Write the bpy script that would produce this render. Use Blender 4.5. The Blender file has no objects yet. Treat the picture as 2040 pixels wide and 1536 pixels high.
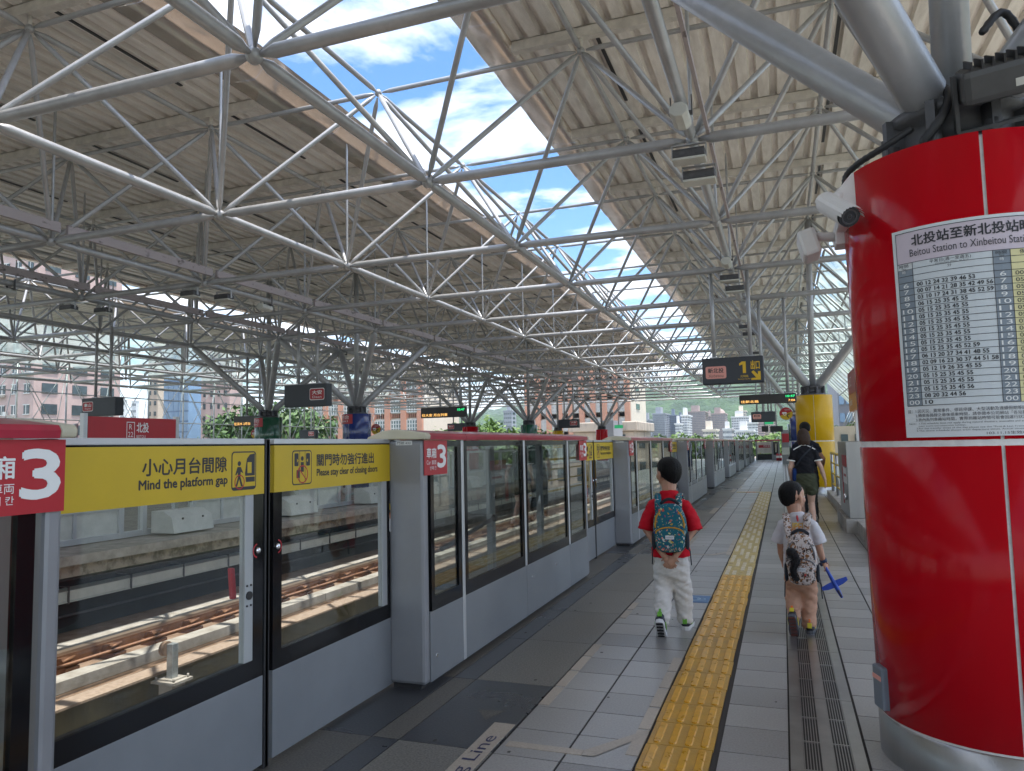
import bpy, math, random
from mathutils import Vector, Matrix, noise
random.seed(7)
R_ = math.radians
scn = bpy.context.scene
col = scn.collection
# ------------------------------------------------------------------ camera
CAM = Vector((0, 0, 1.45)); YAW, PIT, ROL, FPX = -0.348555, 0.082651, -0.021715, 1472.56
_f = Vector((math.sin(YAW)*math.cos(PIT), math.cos(YAW)*math.cos(PIT), math.sin(PIT)))
_r0 = Vector((math.cos(YAW), -math.sin(YAW), 0)); _u0 = _r0.cross(_f)
_r = _r0*math.cos(ROL)+_u0*math.sin(ROL); _u = -_r0*math.sin(ROL)+_u0*math.cos(ROL)
cd = bpy.data.cameras.new('camera'); cam = bpy.data.objects.new('camera', cd); col.objects.link(cam)
cam.matrix_world = Matrix(((_r.x, _u.x, -_f.x, CAM.x), (_r.y, _u.y, -_f.y, CAM.y), (_r.z, _u.z, -_f.z, CAM.z), (0, 0, 0, 1)))
cd.sensor_fit = 'HORIZONTAL'; cd.sensor_width = 36.0; cd.lens = FPX/2040*36; cd.clip_start = 0.05; cd.clip_end = 6000
scn.camera = cam
def at(px, py, ax, val):                       # a point of the photograph carried to a plane of the real place
    d = _f+_r*((px-1020)/FPX)-_u*((py-768)/FPX)
    t = (val-CAM[ax])/d[ax]
    return CAM+d*t
# ------------------------------------------------------------------ light
SUN_EL, SUN_AZ = R_(79), R_(104)                # azimuth from +Y towards +X
sd = Vector((math.sin(SUN_AZ)*math.cos(SUN_EL), math.cos(SUN_AZ)*math.cos(SUN_EL), math.sin(SUN_EL)))
sl = bpy.data.lights.new('sun', 'SUN'); sl.energy = 3.3; sl.angle = R_(0.5); sl.color = (1, .95, .87)
so = bpy.data.objects.new('sun', sl); col.objects.link(so); so.rotation_euler = sd.to_track_quat('Z', 'Y').to_euler()
w = bpy.data.worlds.new('World'); scn.world = w; w.use_nodes = True
nt = w.node_tree; nt.nodes.clear()
def N(t, nt_, **k):
    n = nt_.nodes.new(t)
    for a, b in k.items(): setattr(n, a, b)
    return n
wo = N('ShaderNodeOutputWorld', nt); bg = N('ShaderNodeBackground', nt); bg.inputs[1].default_value = 0.125
sky = N('ShaderNodeTexSky', nt, sky_type='NISHITA', sun_disc=False); sky.sun_elevation = SUN_EL; sky.sun_rotation = SUN_AZ
sky.air_density = 1.0; sky.dust_density = 0.6; sky.ozone_density = 2.5
tc = N('ShaderNodeTexCoord', nt); sep = N('ShaderNodeSeparateXYZ', nt); nt.links.new(tc.outputs['Generated'], sep.inputs[0])
zc = N('ShaderNodeMath', nt, operation='MAXIMUM'); zc.inputs[1].default_value = 0.04; nt.links.new(sep.outputs[2], zc.inputs[0])
dv = N('ShaderNodeVectorMath', nt, operation='DIVIDE'); cmb = N('ShaderNodeCombineXYZ', nt)
for i in range(3): nt.links.new(zc.outputs[0], cmb.inputs[i])
nt.links.new(tc.outputs['Generated'], dv.inputs[0]); nt.links.new(cmb.outputs[0], dv.inputs[1])
cn = N('ShaderNodeTexNoise', nt); cn.inputs['Scale'].default_value = 1.7; cn.inputs['Detail'].default_value = 9; cn.inputs['Roughness'].default_value = 0.58; cn.inputs['Distortion'].default_value = 0.25
mp = N('ShaderNodeMapping', nt); mp.inputs['Location'].default_value = (3.1, 1.4, 0); nt.links.new(dv.outputs[0], mp.inputs[0]); nt.links.new(mp.outputs[0], cn.inputs['Vector'])
cr = N('ShaderNodeValToRGB', nt); cr.color_ramp.elements[0].position = 0.41; cr.color_ramp.elements[0].color = (.02, .02, .02, 1); cr.color_ramp.elements[1].position = 0.60; nt.links.new(cn.outputs[0], cr.inputs[0])
mx = N('ShaderNodeMix', nt, data_type='RGBA'); nt.links.new(cr.outputs[0], mx.inputs[0]); hs = N('ShaderNodeHueSaturation', nt); hs.inputs['Saturation'].default_value = 1.3; hs.inputs['Value'].default_value = .92; nt.links.new(sky.outputs[0], hs.inputs['Color']); nt.links.new(hs.outputs[0], mx.inputs[6]); mx.inputs[7].default_value = (6.6, 6.9, 7.4, 1)
nt.links.new(mx.outputs[2], bg.inputs[0]); nt.links.new(bg.outputs[0], wo.inputs[0])
scn.view_settings.view_transform = 'Standard'; scn.view_settings.look = 'None'; scn.view_settings.exposure = 1.32; scn.view_settings.gamma = 1
scn.render.engine = 'CYCLES'
scn.cycles.max_bounces = 10; scn.cycles.transparent_max_bounces = 24; scn.cycles.diffuse_bounces = 6; scn.cycles.use_denoising = True
# ------------------------------------------------------------------ helpers
def setp(o, label=None, cat=None, group=None, kind=None):
    if label: o['label'] = label
    if cat: o['category'] = cat
    if group: o['group'] = group
    if kind: o['kind'] = kind
    return o
def thing(name, label, cat, loc=(0, 0, 0), group=None):
    o = bpy.data.objects.new(name, None); col.objects.link(o); o.location = loc; o.empty_display_size = .1
    return setp(o, label, cat, group)
def off(p):
    v = Vector((0, 0, 0))
    while p is not None: v = v+p.location; p = p.parent
    return v
class MB:
    def __init__(s): s.v = []; s.f = []; s.m = []; s.s = []
    def add(s, vs, fs, m=0, sm=False):
        b = len(s.v); s.v += [tuple(x) for x in vs]
        for f in fs: s.f.append([b+i for i in f]); s.m.append(m); s.s.append(sm)
        return s
    def box(s, x0, x1, y0, y1, z0, z1, m=0):
        return s.add([(x, y, z) for x in (x0, x1) for y in (y0, y1) for z in (z0, z1)], [(0, 1, 3, 2), (4, 6, 7, 5), (0, 4, 5, 1), (2, 3, 7, 6), (0, 2, 6, 4), (1, 5, 7, 3)], m)
    def obox(s, c, ax, h, m=0):
        c = Vector(c); a = [Vector(v)*k for v, k in zip(ax, h)]
        return s.add([c+a[0]*x+a[1]*y+a[2]*z for x in (-1, 1) for y in (-1, 1) for z in (-1, 1)], [(0, 1, 3, 2), (4, 6, 7, 5), (0, 4, 5, 1), (2, 3, 7, 6), (0, 2, 6, 4), (1, 5, 7, 3)], m)
    def quad(s, a, b, c, d, m=0): return s.add([a, b, c, d], [(0, 1, 2, 3)], m)
    def tube(s, p0, p1, r, n=8, m=0, cone=0.0):
        p0 = Vector(p0); p1 = Vector(p1); d = (p1-p0); L = d.length; d.normalize()
        e = Vector((0, 0, 1)) if abs(d.z) < .9 else Vector((1, 0, 0)); a = d.cross(e).normalized(); b = d.cross(a)
        if cone: st = [(cone*.35, r*.38), (cone, r), (L-cone, r), (L-cone*.35, r*.38)]
        else: st = [(0, r), (L, r)]
        vs = []
        for t, q in st:
            for i in range(n):
                th = 2*math.pi*i/n; vs.append(p0+d*t+(a*math.cos(th)+b*math.sin(th))*q)
        fs = [(k*n+i, k*n+(i+1) % n, (k+1)*n+(i+1) % n, (k+1)*n+i) for k in range(len(st)-1) for i in range(n)]
        s.add(vs, fs, m, True); bb = len(s.v)-len(vs)
        s.f.append([bb+i for i in range(n)][::-1]); s.m.append(m); s.s.append(False)
        s.f.append([bb+(len(st)-1)*n+i for i in range(n)]); s.m.append(m); s.s.append(False)
        return s
    def chain(s, pts, n=10, m=0, ref=(0, 1, 0), caps=True):
        """pts: (point, r_side, r_ref) swept as one tapering elliptical tube"""
        P = [Vector(p[0]) for p in pts]; vs = []; rows = []
        for i, p in enumerate(P):
            t = (P[min(i+1, len(P)-1)]-P[max(i-1, 0)]).normalized()
            q = Vector(ref); q = (q-t*q.dot(t))
            if q.length < 1e-4: q = Vector((1, 0, 0))-t*t.x
            q.normalize(); sd_ = t.cross(q)
            rows.append((p, t, q, sd_, pts[i][1], pts[i][2]))
        seq = []
        if caps:
            p, t, q, sd_, a, b = rows[0]; r = min(a, b)
            for f, k in ((-.95, .3), (-.72, .7), (-.38, .93)): seq.append((p+t*r*f*.8, q, sd_, a*k, b*k))
        for p, t, q, sd_, a, b in rows: seq.append((p, q, sd_, a, b))
        if caps:
            p, t, q, sd_, a, b = rows[-1]; r = min(a, b)
            for f, k in ((.38, .93), (.72, .7), (.95, .3)): seq.append((p+t*r*f*.8, q, sd_, a*k, b*k))
        for p, q, sd_, a, b in seq:
            for i in range(n):
                th = 2*math.pi*i/n; vs.append(p+sd_*(a*math.cos(th))+q*(b*math.sin(th)))
        K = len(seq)
        fs = [(k*n+i, k*n+(i+1) % n, (k+1)*n+(i+1) % n, (k+1)*n+i) for k in range(K-1) for i in range(n)]
        fs += [tuple(range(n))[::-1], tuple((K-1)*n+i for i in range(n))]
        return s.add(vs, fs, m, True)
    def prism(s, poly, ax, a, b, m=0, sm=False):
        """2D outline (the two other axes in order) pushed along axis ax from a to b"""
        def P(u, v, w_): return (w_, u, v) if ax == 0 else (u, w_, v) if ax == 1 else (u, v, w_)
        n = len(poly); vs = [P(u, v, a) for u, v in poly]+[P(u, v, b) for u, v in poly]
        s.add(vs, [(i, (i+1) % n, n+(i+1) % n, n+i) for i in range(n)], m, sm)
        bb = len(s.v)-2*n
        s.f.append([bb+i for i in range(n)][::-1]); s.f.append([bb+n+i for i in range(n)]); s.m += [m, m]; s.s += [False, False]
        return s
    def lathe(s, prof, c, n=32, m=0, sm=True, a0=0, a1=2*math.pi):
        full = abs(a1-a0-2*math.pi) < 1e-6; k = n if full else n+1; c = Vector(c)
        vs = [c+Vector((r*math.cos(a0+(a1-a0)*i/n), r*math.sin(a0+(a1-a0)*i/n), z)) for r, z in prof for i in range(k)]
        fs = [(j*k+i, j*k+(i+1) % k, (j+1)*k+(i+1) % k, (j+1)*k+i) for j in range(len(prof)-1) for i in range(k if full else k-1)]
        return s.add(vs, fs, m, sm)
    def ball(s, c, r, n=10, m=0, sc=(1, 1, 1)):
        c = Vector(c); vs = [c+Vector((0, 0, r*sc[2]))]; K = max(4, n//2+1)
        for j in range(1, K):
            ph = math.pi*j/K
            for i in range(n):
                th = 2*math.pi*i/n; vs.append(c+Vector((r*sc[0]*math.sin(ph)*math.cos(th), r*sc[1]*math.sin(ph)*math.sin(th), r*sc[2]*math.cos(ph))))
        vs.append(c-Vector((0, 0, r*sc[2])))
        fs = [(0, 1+i, 1+(i+1) % n) for i in range(n)]
        for j in range(K-2): fs += [(1+j*n+i, 1+(j+1)*n+i, 1+(j+1)*n+(i+1) % n, 1+j*n+(i+1) % n) for i in range(n)]
        L = len(vs)-1; fs += [(L, 1+(K-2)*n+(i+1) % n, 1+(K-2)*n+i) for i in range(n)]
        return s.add(vs, fs, m, True)
    def build(s, name, mats, parent=None, bevel=0, label=None, fix=False):
        me = bpy.data.meshes.new(name); o_ = off(parent)
        me.from_pydata([(x-o_.x, y-o_.y, z-o_.z) for x, y, z in s.v], [], s.f)
        for mm in (mats if isinstance(mats, (list, tuple)) else [mats]): me.materials.append(mm)
        me.polygons.foreach_set('material_index', s.m); me.polygons.foreach_set('use_smooth', s.s)
        if fix:
            import bmesh
            bm = bmesh.new(); bm.from_mesh(me); bmesh.ops.recalc_face_normals(bm, faces=bm.faces); bm.to_mesh(me); bm.free()
        ob = bpy.data.objects.new(name, me); col.objects.link(ob)
        if parent is not None: ob.parent = parent
        if bevel:
            b = ob.modifiers.new('bevel', 'BEVEL'); b.width = bevel; b.segments = 2; b.limit_method = 'ANGLE'; b.angle_limit = R_(40)
        if label: ob['label'] = label
        return ob
def copy_tree(o, loc=None, parent=None):
    c = o.copy(); col.objects.link(c)
    if parent is not None: c.parent = parent
    if loc is not None: c.location = loc
    for ch in list(o.children): copy_tree(ch, None, c)
    return c
# ------------------------------------------------------------------ materials
MATS = {}
def mat(name, c, rough=.5, metal=0.0, var=0.0, vs=6.0, c2=None, bump=0.0, bs=40.0, spec=.5, coat=0.0, emit=0.0, stretch=None, thr=None):
    m = bpy.data.materials.new(name); m.use_nodes = True; t = m.node_tree; b = t.nodes['Principled BSDF']; MATS[name] = m
    b.inputs['Roughness'].default_value = rough; b.inputs['Metallic'].default_value = metal; b.inputs['Specular IOR Level'].default_value = spec
    b.inputs['Coat Weight'].default_value = coat; b.inputs['Coat Roughness'].default_value = .06
    b.inputs['Base Color'].default_value = (*c, 1)
    if emit: b.inputs['Emission Color'].default_value = (*c, 1); b.inputs['Emission Strength'].default_value = emit
    if var or c2 or bump:
        tc = t.nodes.new('ShaderNodeTexCoord'); vec = tc.outputs['Object']
        if stretch:
            mp = t.nodes.new('ShaderNodeMapping'); mp.inputs['Scale'].default_value = stretch; t.links.new(vec, mp.inputs[0]); vec = mp.outputs[0]
    if var or c2:
        n = t.nodes.new('ShaderNodeTexNoise'); n.inputs['Scale'].default_value = vs; n.inputs['Detail'].default_value = 6; n.inputs['Roughness'].default_value = .62; t.links.new(vec, n.inputs['Vector'])
        r = t.nodes.new('ShaderNodeValToRGB'); lo, hi = thr or (.32, .68)
        r.color_ramp.elements[0].position = lo; r.color_ramp.elements[1].position = hi
        ca = c2 if c2 else tuple(max(0, x*(1-var)) for x in c); cb = c if c2 else tuple(min(1, x*(1+var)) for x in c)
        r.color_ramp.elements[0].color = (*ca, 1); r.color_ramp.elements[1].color = (*cb, 1)
        t.links.new(n.outputs[0], r.inputs[0]); t.links.new(r.outputs[0], b.inputs['Base Color'])
        if rough > .12:
            mr = t.nodes.new('ShaderNodeMapRange'); mr.inputs[3].default_value = rough*.8; mr.inputs[4].default_value = min(1, rough*1.25); t.links.new(n.outputs[0], mr.inputs[0]); t.links.new(mr.outputs[0], b.inputs['Roughness'])
    if bump:
        n2 = t.nodes.new('ShaderNodeTexNoise'); n2.inputs['Scale'].default_value = bs; n2.inputs['Detail'].default_value = 4; t.links.new(vec, n2.inputs['Vector'])
        bp = t.nodes.new('ShaderNodeBump'); bp.inputs['Strength'].default_value = bump; bp.inputs['Distance'].default_value = .02; t.links.new(n2.outputs[0], bp.inputs['Height']); t.links.new(bp.outputs[0], b.inputs['Normal'])
    return m
def glassmat(name, tint, refl=.06, rough=0.0, grime=0.0):
    m = bpy.data.materials.new(name); m.use_nodes = True; t = m.node_tree; t.nodes.clear()
    o = t.nodes.new('ShaderNodeOutputMaterial'); tr = t.nodes.new('ShaderNodeBsdfTransparent'); tr.inputs[0].default_value = (*tint, 1)
    g = t.nodes.new('ShaderNodeBsdfGlossy'); g.inputs['Roughness'].default_value = rough; g.inputs['Color'].default_value = (.95, .97, .96, 1)
    fr = t.nodes.new("ShaderNodeLayerWeight"); fr.inputs[0].default_value = .5; pw = t.nodes.new("ShaderNodeMath"); pw.operation = "POWER"; pw.inputs[1].default_value = 4.0; t.links.new(fr.outputs["Facing"], pw.inputs[0])
    mm = t.nodes.new('ShaderNodeMath'); mm.operation = 'MULTIPLY_ADD'; mm.inputs[1].default_value = .8; mm.inputs[2].default_value = refl*.55; t.links.new(pw.outputs[0], mm.inputs[0])
    mx = t.nodes.new('ShaderNodeMixShader'); t.links.new(mm.outputs[0], mx.inputs[0]); t.links.new(tr.outputs[0], mx.inputs[1]); t.links.new(g.outputs[0], mx.inputs[2])
    last = mx
    if grime:
        df = t.nodes.new('ShaderNodeBsdfTranslucent'); df.inputs[0].default_value = (.75, .85, .8, 1)
        d2 = t.nodes.new('ShaderNodeBsdfDiffuse'); d2.inputs[0].default_value = (.75, .85, .8, 1)
        ad = t.nodes.new('ShaderNodeMixShader'); ad.inputs[0].default_value = .5; t.links.new(df.outputs[0], ad.inputs[1]); t.links.new(d2.outputs[0], ad.inputs[2])
        tc = t.nodes.new('ShaderNodeTexCoord'); n = t.nodes.new('ShaderNodeTexNoise'); n.inputs['Scale'].default_value = .8; n.inputs['Detail'].default_value = 5; t.links.new(tc.outputs['Object'], n.inputs['Vector'])
        mr = t.nodes.new('ShaderNodeMapRange'); mr.inputs[1].default_value = .35; mr.inputs[2].default_value = .7; mr.inputs[3].default_value = grime*.5; mr.inputs[4].default_value = min(1, grime*1.5); t.links.new(n.outputs[0], mr.inputs[0])
        m2 = t.nodes.new('ShaderNodeMixShader'); t.links.new(mr.outputs[0], m2.inputs[0]); t.links.new(mx.outputs[0], m2.inputs[1]); t.links.new(ad.outputs[0], m2.inputs[2]); last = m2
    t.links.new(last.outputs[0], o.inputs[0]); MATS[name] = m
    return m
STEEL = mat('steel_paint', (.41, .415, .425), .33, .3, .13, 3, bump=.08, bs=30)
STEELD = mat('steel_dark', (.09, .09, .095), .5, .3, .3, 9, bump=.1)
DECK = mat('roof_sheet_paint', (.83, .795, .745), .55, 0, c2=(.60, .56, .51), vs=2.5, stretch=(3, .6, 3), thr=(.25, .6), bump=.05, bs=12)
PURL = mat('purlin_paint', (.68, .645, .59), .55, 0, .16, 5)
FASC = mat('fascia_metal', (.75, .66, .58), .24, .85, .1, 1.2, bump=.3, bs=2.0)
INOX = mat('stainless', (.40, .40, .395), .3, .9, .14, 5, bump=.03, bs=200, stretch=(1, 1, .15))
PGREY = mat('door_grey', (.22, .235, .25), .36, .2, .10, 1.6, bump=.02, bs=6)
PGREY2 = mat('housing_grey', (.26, .265, .28), .4, .25, .09, 2)
BLACK = mat('black_glass_border', (.007, .007, .008), .1, 0, spec=.3)
BLACKM = mat('black_matt', (.02, .02, .022), .5)
YEL = mat('banner_yellow', (.58, .40, .016), .45, 0, .06, 3)
RED = mat('sign_red', (.42, .014, .024), .38, 0, .06, 3)
CANR = mat('canopy_red', (.45, .03, .06), .3, 0, c2=(.34, .03, .05), vs=8, coat=.3)
BEIGE = mat('cap_beige', (.52, .48, .36), .5, 0, .1, 6)
WHITE = mat('white_print', (.80, .80, .78), .5)
INK = mat('dark_print', (.03, .03, .035), .5)
NAVY = mat('navy_print', (.03, .035, .10), .5)
GOLD = mat('gold_print', (.75, .47, .02), .5)
PINK = mat('pink_panel', (.78, .35, .29), .5)
GLASS = glassmat('clear_glass', (.90, .915, .905), .035)
GLASSB = glassmat('box_glass', (.84, .865, .85), .09)
GLASSR = glassmat('roof_glass', (.62, .76, .73), .07, 0.0, .42)
CREAMP = mat('cream_paint', (.55, .55, .50), .5, 0, .1, 5)
CONC = mat('concrete', (.42, .38, .33), .85, 0, c2=(.22, .19, .16), vs=3.2, bump=.25, bs=25, thr=(.28, .62))
CONCL = mat('concrete_light', (.45, .425, .385), .85, 0, c2=(.27, .24, .205), vs=4, bump=.15, bs=30)
ALU = mat('aluminium_frame', (.55, .56, .57), .38, .5, .06, 4)
# ------------------------------------------------------------------ lettering
_TX = {}
def glyphs(s):
    if s not in _TX:
        c = bpy.data.curves.new('lettering', 'FONT'); c.body = s; c.resolution_u = 3
        o = bpy.data.objects.new('lettering', c); col.objects.link(o); bpy.context.view_layer.update()
        me = bpy.data.meshes.new_from_object(o.evaluated_get(bpy.context.evaluated_depsgraph_get()))
        vs = [v.co.copy() for v in me.vertices]; fs = [tuple(p.vertices) for p in me.polygons]
        bpy.data.objects.remove(o); bpy.data.curves.remove(c); bpy.data.meshes.remove(me)
        xs = [v.x for v in vs]; ys = [v.y for v in vs]
        _TX[s] = (vs, fs, min(xs), max(xs), min(ys), max(ys))
    return _TX[s]
def put(mb, s, O, Rv, Uv, x0, x1, y0, y1, m=0, fn=None, bold=0.0):
    """lettering fitted into a rectangle of the panel with corner O, right Rv, up Uv"""
    vs, fs, a, b, c, d = glyphs(s); O = Vector(O); Rv = Vector(Rv); Uv = Vector(Uv); nrm = Rv.cross(Uv)
    reps = [(0, 0)] if not bold else [(-bold, 0), (bold, 0), (0, bold), (0, -bold)]
    for ri, (ex, ey) in enumerate(reps):
        out = []
        for v in vs:
            x = x0+(v.x-a)/(b-a)*(x1-x0)+ex; y = y0+(v.y-c)/(d-c)*(y1-y0)+ey
            out.append(fn(x, y) if fn else O+Rv*x+Uv*y+nrm*(.0003*ri))
        mb.add(out, fs, m)
    return mb
def rect(mb, O, Rv, Uv, x0, x1, y0, y1, m=0, h=0.0, fn=None):
    O = Vector(O); Rv = Vector(Rv); Uv = Vector(Uv); nn = Rv.cross(Uv)
    if fn:
        K = 8
        for i in range(K):
            a = x0+(x1-x0)*i/K; b = x0+(x1-x0)*(i+1)/K; mb.quad(fn(a, y0), fn(b, y0), fn(b, y1), fn(a, y1), m)
    else: mb.quad(*[O+Rv*x+Uv*y+nn*h for x, y in ((x0, y0), (x1, y0), (x1, y1), (x0, y1))], m)
    return mb
def frame2(mb, O, Rv, Uv, x0, x1, y0, y1, t, m=0, h=0.0):
    rect(mb, O, Rv, Uv, x0, x1, y0, y0+t, m, h); rect(mb, O, Rv, Uv, x0, x1, y1-t, y1, m, h)
    rect(mb, O, Rv, Uv, x0, x0+t, y0+t, y1-t, m, h); rect(mb, O, Rv, Uv, x1-t, x1, y0+t, y1-t, m, h); return mb
def disc(mb, O, Rv, Uv, cx, cy, r, m=0, h=0.0, r2=0.0, n=28, a0=0, a1=2*math.pi):
    O = Vector(O); Rv = Vector(Rv); Uv = Vector(Uv); nn = Rv.cross(Uv)
    def P(q, a): return O+Rv*(cx+q*math.cos(a))+Uv*(cy+q*math.sin(a))+nn*h
    for i in range(n):
        a = a0+(a1-a0)*i/n; b = a0+(a1-a0)*(i+1)/n
        if r2: mb.quad(P(r2, a), P(r, a), P(r, b), P(r2, b), m)
        else: mb.add([P(0, 0), P(r, a), P(r, b)], [(0, 1, 2)], m)
    return mb
def rrect(mb, O, Rv, Uv, x0, x1, y0, y1, r, m=0, h=0.0):
    O = Vector(O); Rv = Vector(Rv); Uv = Vector(Uv); nn = Rv.cross(Uv); P = []
    for cx, cy, a in ((x1-r, y1-r, 0), (x0+r, y1-r, 90), (x0+r, y0+r, 180), (x1-r, y0+r, 270)):
        for k in range(5):
            t = R_(a+22.5*k); P.append(O+Rv*(cx+r*math.cos(t))+Uv*(cy+r*math.sin(t))+nn*h)
    return mb.add(P, [tuple(range(len(P)))], m)
# ------------------------------------------------------------------ platform floor
def tilemat(name, c, d, spec, rough=.42, bump=.05):
    m = mat(name, c, rough, 0, bump=bump, bs=90); t = m.node_tree; b = t.nodes['Principled BSDF']
    g = t.nodes.new('ShaderNodeNewGeometry'); tc = t.nodes.new('ShaderNodeTexCoord')
    n = t.nodes.new('ShaderNodeTexNoise'); n.inputs['Scale'].default_value = 1.3; n.inputs['Detail'].default_value = 5; t.links.new(tc.outputs['Object'], n.inputs['Vector'])
    n2 = t.nodes.new('ShaderNodeTexNoise'); n2.inputs['Scale'].default_value = 95; n2.inputs['Detail'].default_value = 2; t.links.new(tc.outputs['Object'], n2.inputs['Vector'])
    def mth(op, a, b_):
        q = t.nodes.new('ShaderNodeMath'); q.operation = op
        for i, x in enumerate((a, b_)):
            if isinstance(x, (int, float)): q.inputs[i].default_value = x
            else: t.links.new(x, q.inputs[i])
        return q.outputs[0]
    f = mth('ADD', mth('ADD', mth('MULTIPLY', g.outputs['Random Per Island'], d), mth('MULTIPLY', n.outputs[0], d*1.2)), mth('MULTIPLY', n2.outputs[0], spec))
    f = mth('ADD', f, 1-d*1.1-spec*.5)
    sc = t.nodes.new('ShaderNodeVectorMath'); sc.operation = 'SCALE'; sc.inputs[0].default_value = c; t.links.new(f, sc.inputs['Scale']); t.links.new(sc.outputs[0], b.inputs['Base Color'])
    mr = t.nodes.new('ShaderNodeMapRange'); mr.inputs[3].default_value = rough*.75; mr.inputs[4].default_value = rough*1.3; t.links.new(n.outputs[0], mr.inputs[0]); t.links.new(mr.outputs[0], b.inputs['Roughness'])
    return m
TILE = tilemat('grey_floor_tile', (.272, .262, .247), .42, .7, .32)
TILEW = tilemat('warm_floor_tile', (.34, .31, .27), .3, .6, .4)
GRAN = tilemat('speckled_granite', (.175, .165, .147), .25, 1.7, .42)
GRAND = tilemat('dark_granite', (.06, .062, .068), .3, 1.2, .28)
GRANB = tilemat('brown_granite', (.125, .115, .10), .3, 1.5, .42)
GROUT = mat('grout', (.035, .032, .03), .9, 0, .3, 12)
STRIP = tilemat('beige_line_tile', (.40, .345, .28), .2, .5, .45)
S = [4.10, 10.58, 17.45, 24.25, 31.2, 38.2, 45.6, 52.8]            # near ends of the gate housings
YE = 60.0
fl = MB(); fl.box(-2.45, 3.4, -30, YE+8, -.3, -.006, 0)
def tilerow(x0, x1, y0, y1, step, m, g=.007, ph=0.0):
    y = y0-((y0-ph) % step)
    while y < y1:
        a, b = max(y, y0), min(y+step, y1)
        if b-a > .02: fl.box(x0+g, x1-g, a+g*.7, b-g*.7, -.03, 0, m)
        y += step
dz = [(s-.70, s+.30) for s in S]
def split(x0, x1, step, ma, mb_, ph):
    y = -3
    for a, b in dz+[(YE+8, YE+9)]:
        tilerow(x0, x1, y, min(a, YE+8), step, ma, .003, ph)
        if a < YE: tilerow(x0, x1, a, b, 1.0, mb_, .003, a)
        y = b
split(-2.44, -2.035, 1.0, 4, 3, 4.40); split(-2.035, -1.88, 1.0, 3, 4, 4.40); split(-1.88, -1.375, 1.0, 2, 3, 4.40)
for x0, x1 in ((-1.37, -1.035), (-1.035, -.70), (-.355, -.04), (.295, .63), (.63, .965), (.965, 1.3), (1.3, 1.65), (1.65, 2.0), (2.0, 2.6), (2.6, 3.3)):
    if x0 > .29 : tilerow(x0, x1, -3, 3.32, .335, 5, .006, 3.72); tilerow(x0, x1, 3.32, YE+8, .335, 1, .006, 3.72)
    else: tilerow(x0, x1, -3, YE+8, .335, 1, .006, 3.72)
tilerow(-.695, -.365, 22.7, YE+8, .335, 1, .006, 3.72); tilerow(-.695, -.365, -3, 1, .335, 1, .006, 3.72)
o = fl.build('platform_floor', [GROUT, TILE, GRAN, GRAND, GRANB, TILEW]); setp(o, kind='structure')
# inlaid waiting line
ln = MB()
def strip(x0, x1, y0, y1): ln.box(x0, x1, y0, y1, -.01, .003, 0)
for s in S[:5]:
    strip(-1.50, -1.385, s-1.75, s-.35)
    for k in range(4): strip(-1.365, -1.305, s-.02+k*.335, s+.29+k*.335)
    for k in range(5): strip(-.765, -.705, s-.55+k*.335, s-.24+k*.335)
    for k in range(2): strip(-1.36, -1.305, s+2.15+k*.335, s+2.44+k*.335)
    ln.box(-1.34, -.96, s-.62, s-.56, -.01, .003, 0)
    ln.add([(-.958, s-.62, .0035), (-.90, s-.62, .0035), (-.71, s-.30, .0035), (-.71, s-.22, .0035), (-.958, s-.56, .0035)], [(0, 1, 2, 3, 4)], 0)
    ln.add([(-1.56, s-.33, .002), (-1.50, s-.17, .002), (-1.66, s-.20, .002)], [(0, 1, 2)], 2)
put(ln, 'Waiting Line', (-1.43, S[0]-1.50, .0045), (0, 1, 0), (-1, 0, 0), 0, .97, -.038, .05, 1)
put(ln, 'Waiting Line', (-1.43, S[1]-1.50, .0045), (0, 1, 0), (-1, 0, 0), 0, .97, -.038, .05, 1)
rg = random.Random(11)
for k in range(150):
    gx, gy = rg.uniform(-2.0, 1.6), 2.2+rg.random()**1.7*26; n_ = 7; gr_ = rg.uniform(.004, .016)
    if -.70 < gx < .30 and not (-.35 < gx < -.05): continue
    ln.add([(gx+gr_*rg.uniform(.7, 1.2)*math.cos(a*.9), gy+gr_*rg.uniform(.8, 1.6)*math.sin(a*.9), .0015+k*1e-5) for a in range(n_)], [tuple(range(n_))], 3)
o = ln.build('platform_markings', [STRIP, NAVY, GRANB, mat('floor_spots', (.09, .085, .08), .8)]); setp(o, kind='structure')
t_ = MB(); t_.box(-.98, -.71, 7.02, 7.33, -.01, .003, 0)
disc(t_, (-.86, 7.17, .005), (1, 0, 0), (0, 1, 0), 0, 0, .075, 1, 0, .062); disc(t_, (-.78, 7.17, .005), (1, 0, 0), (0, 1, 0), 0, 0, .04, 1, 0, .03)
rect(t_, (-.93, 7.08, .005), (1, 0, 0), (0, 1, 0), 0, .2, 0, .012, 1)
BLUET = mat('blue_tile', (.03, .13, .30), .4, 0, .15, 8)
o = t_.build('floor_sign_tile', [BLUET, mat('blue_tile_print', (.35, .5, .62), .5)]); setp(o, 'blue floor tile with white symbol beside the yellow tactile strip', 'floor marking')
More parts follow.
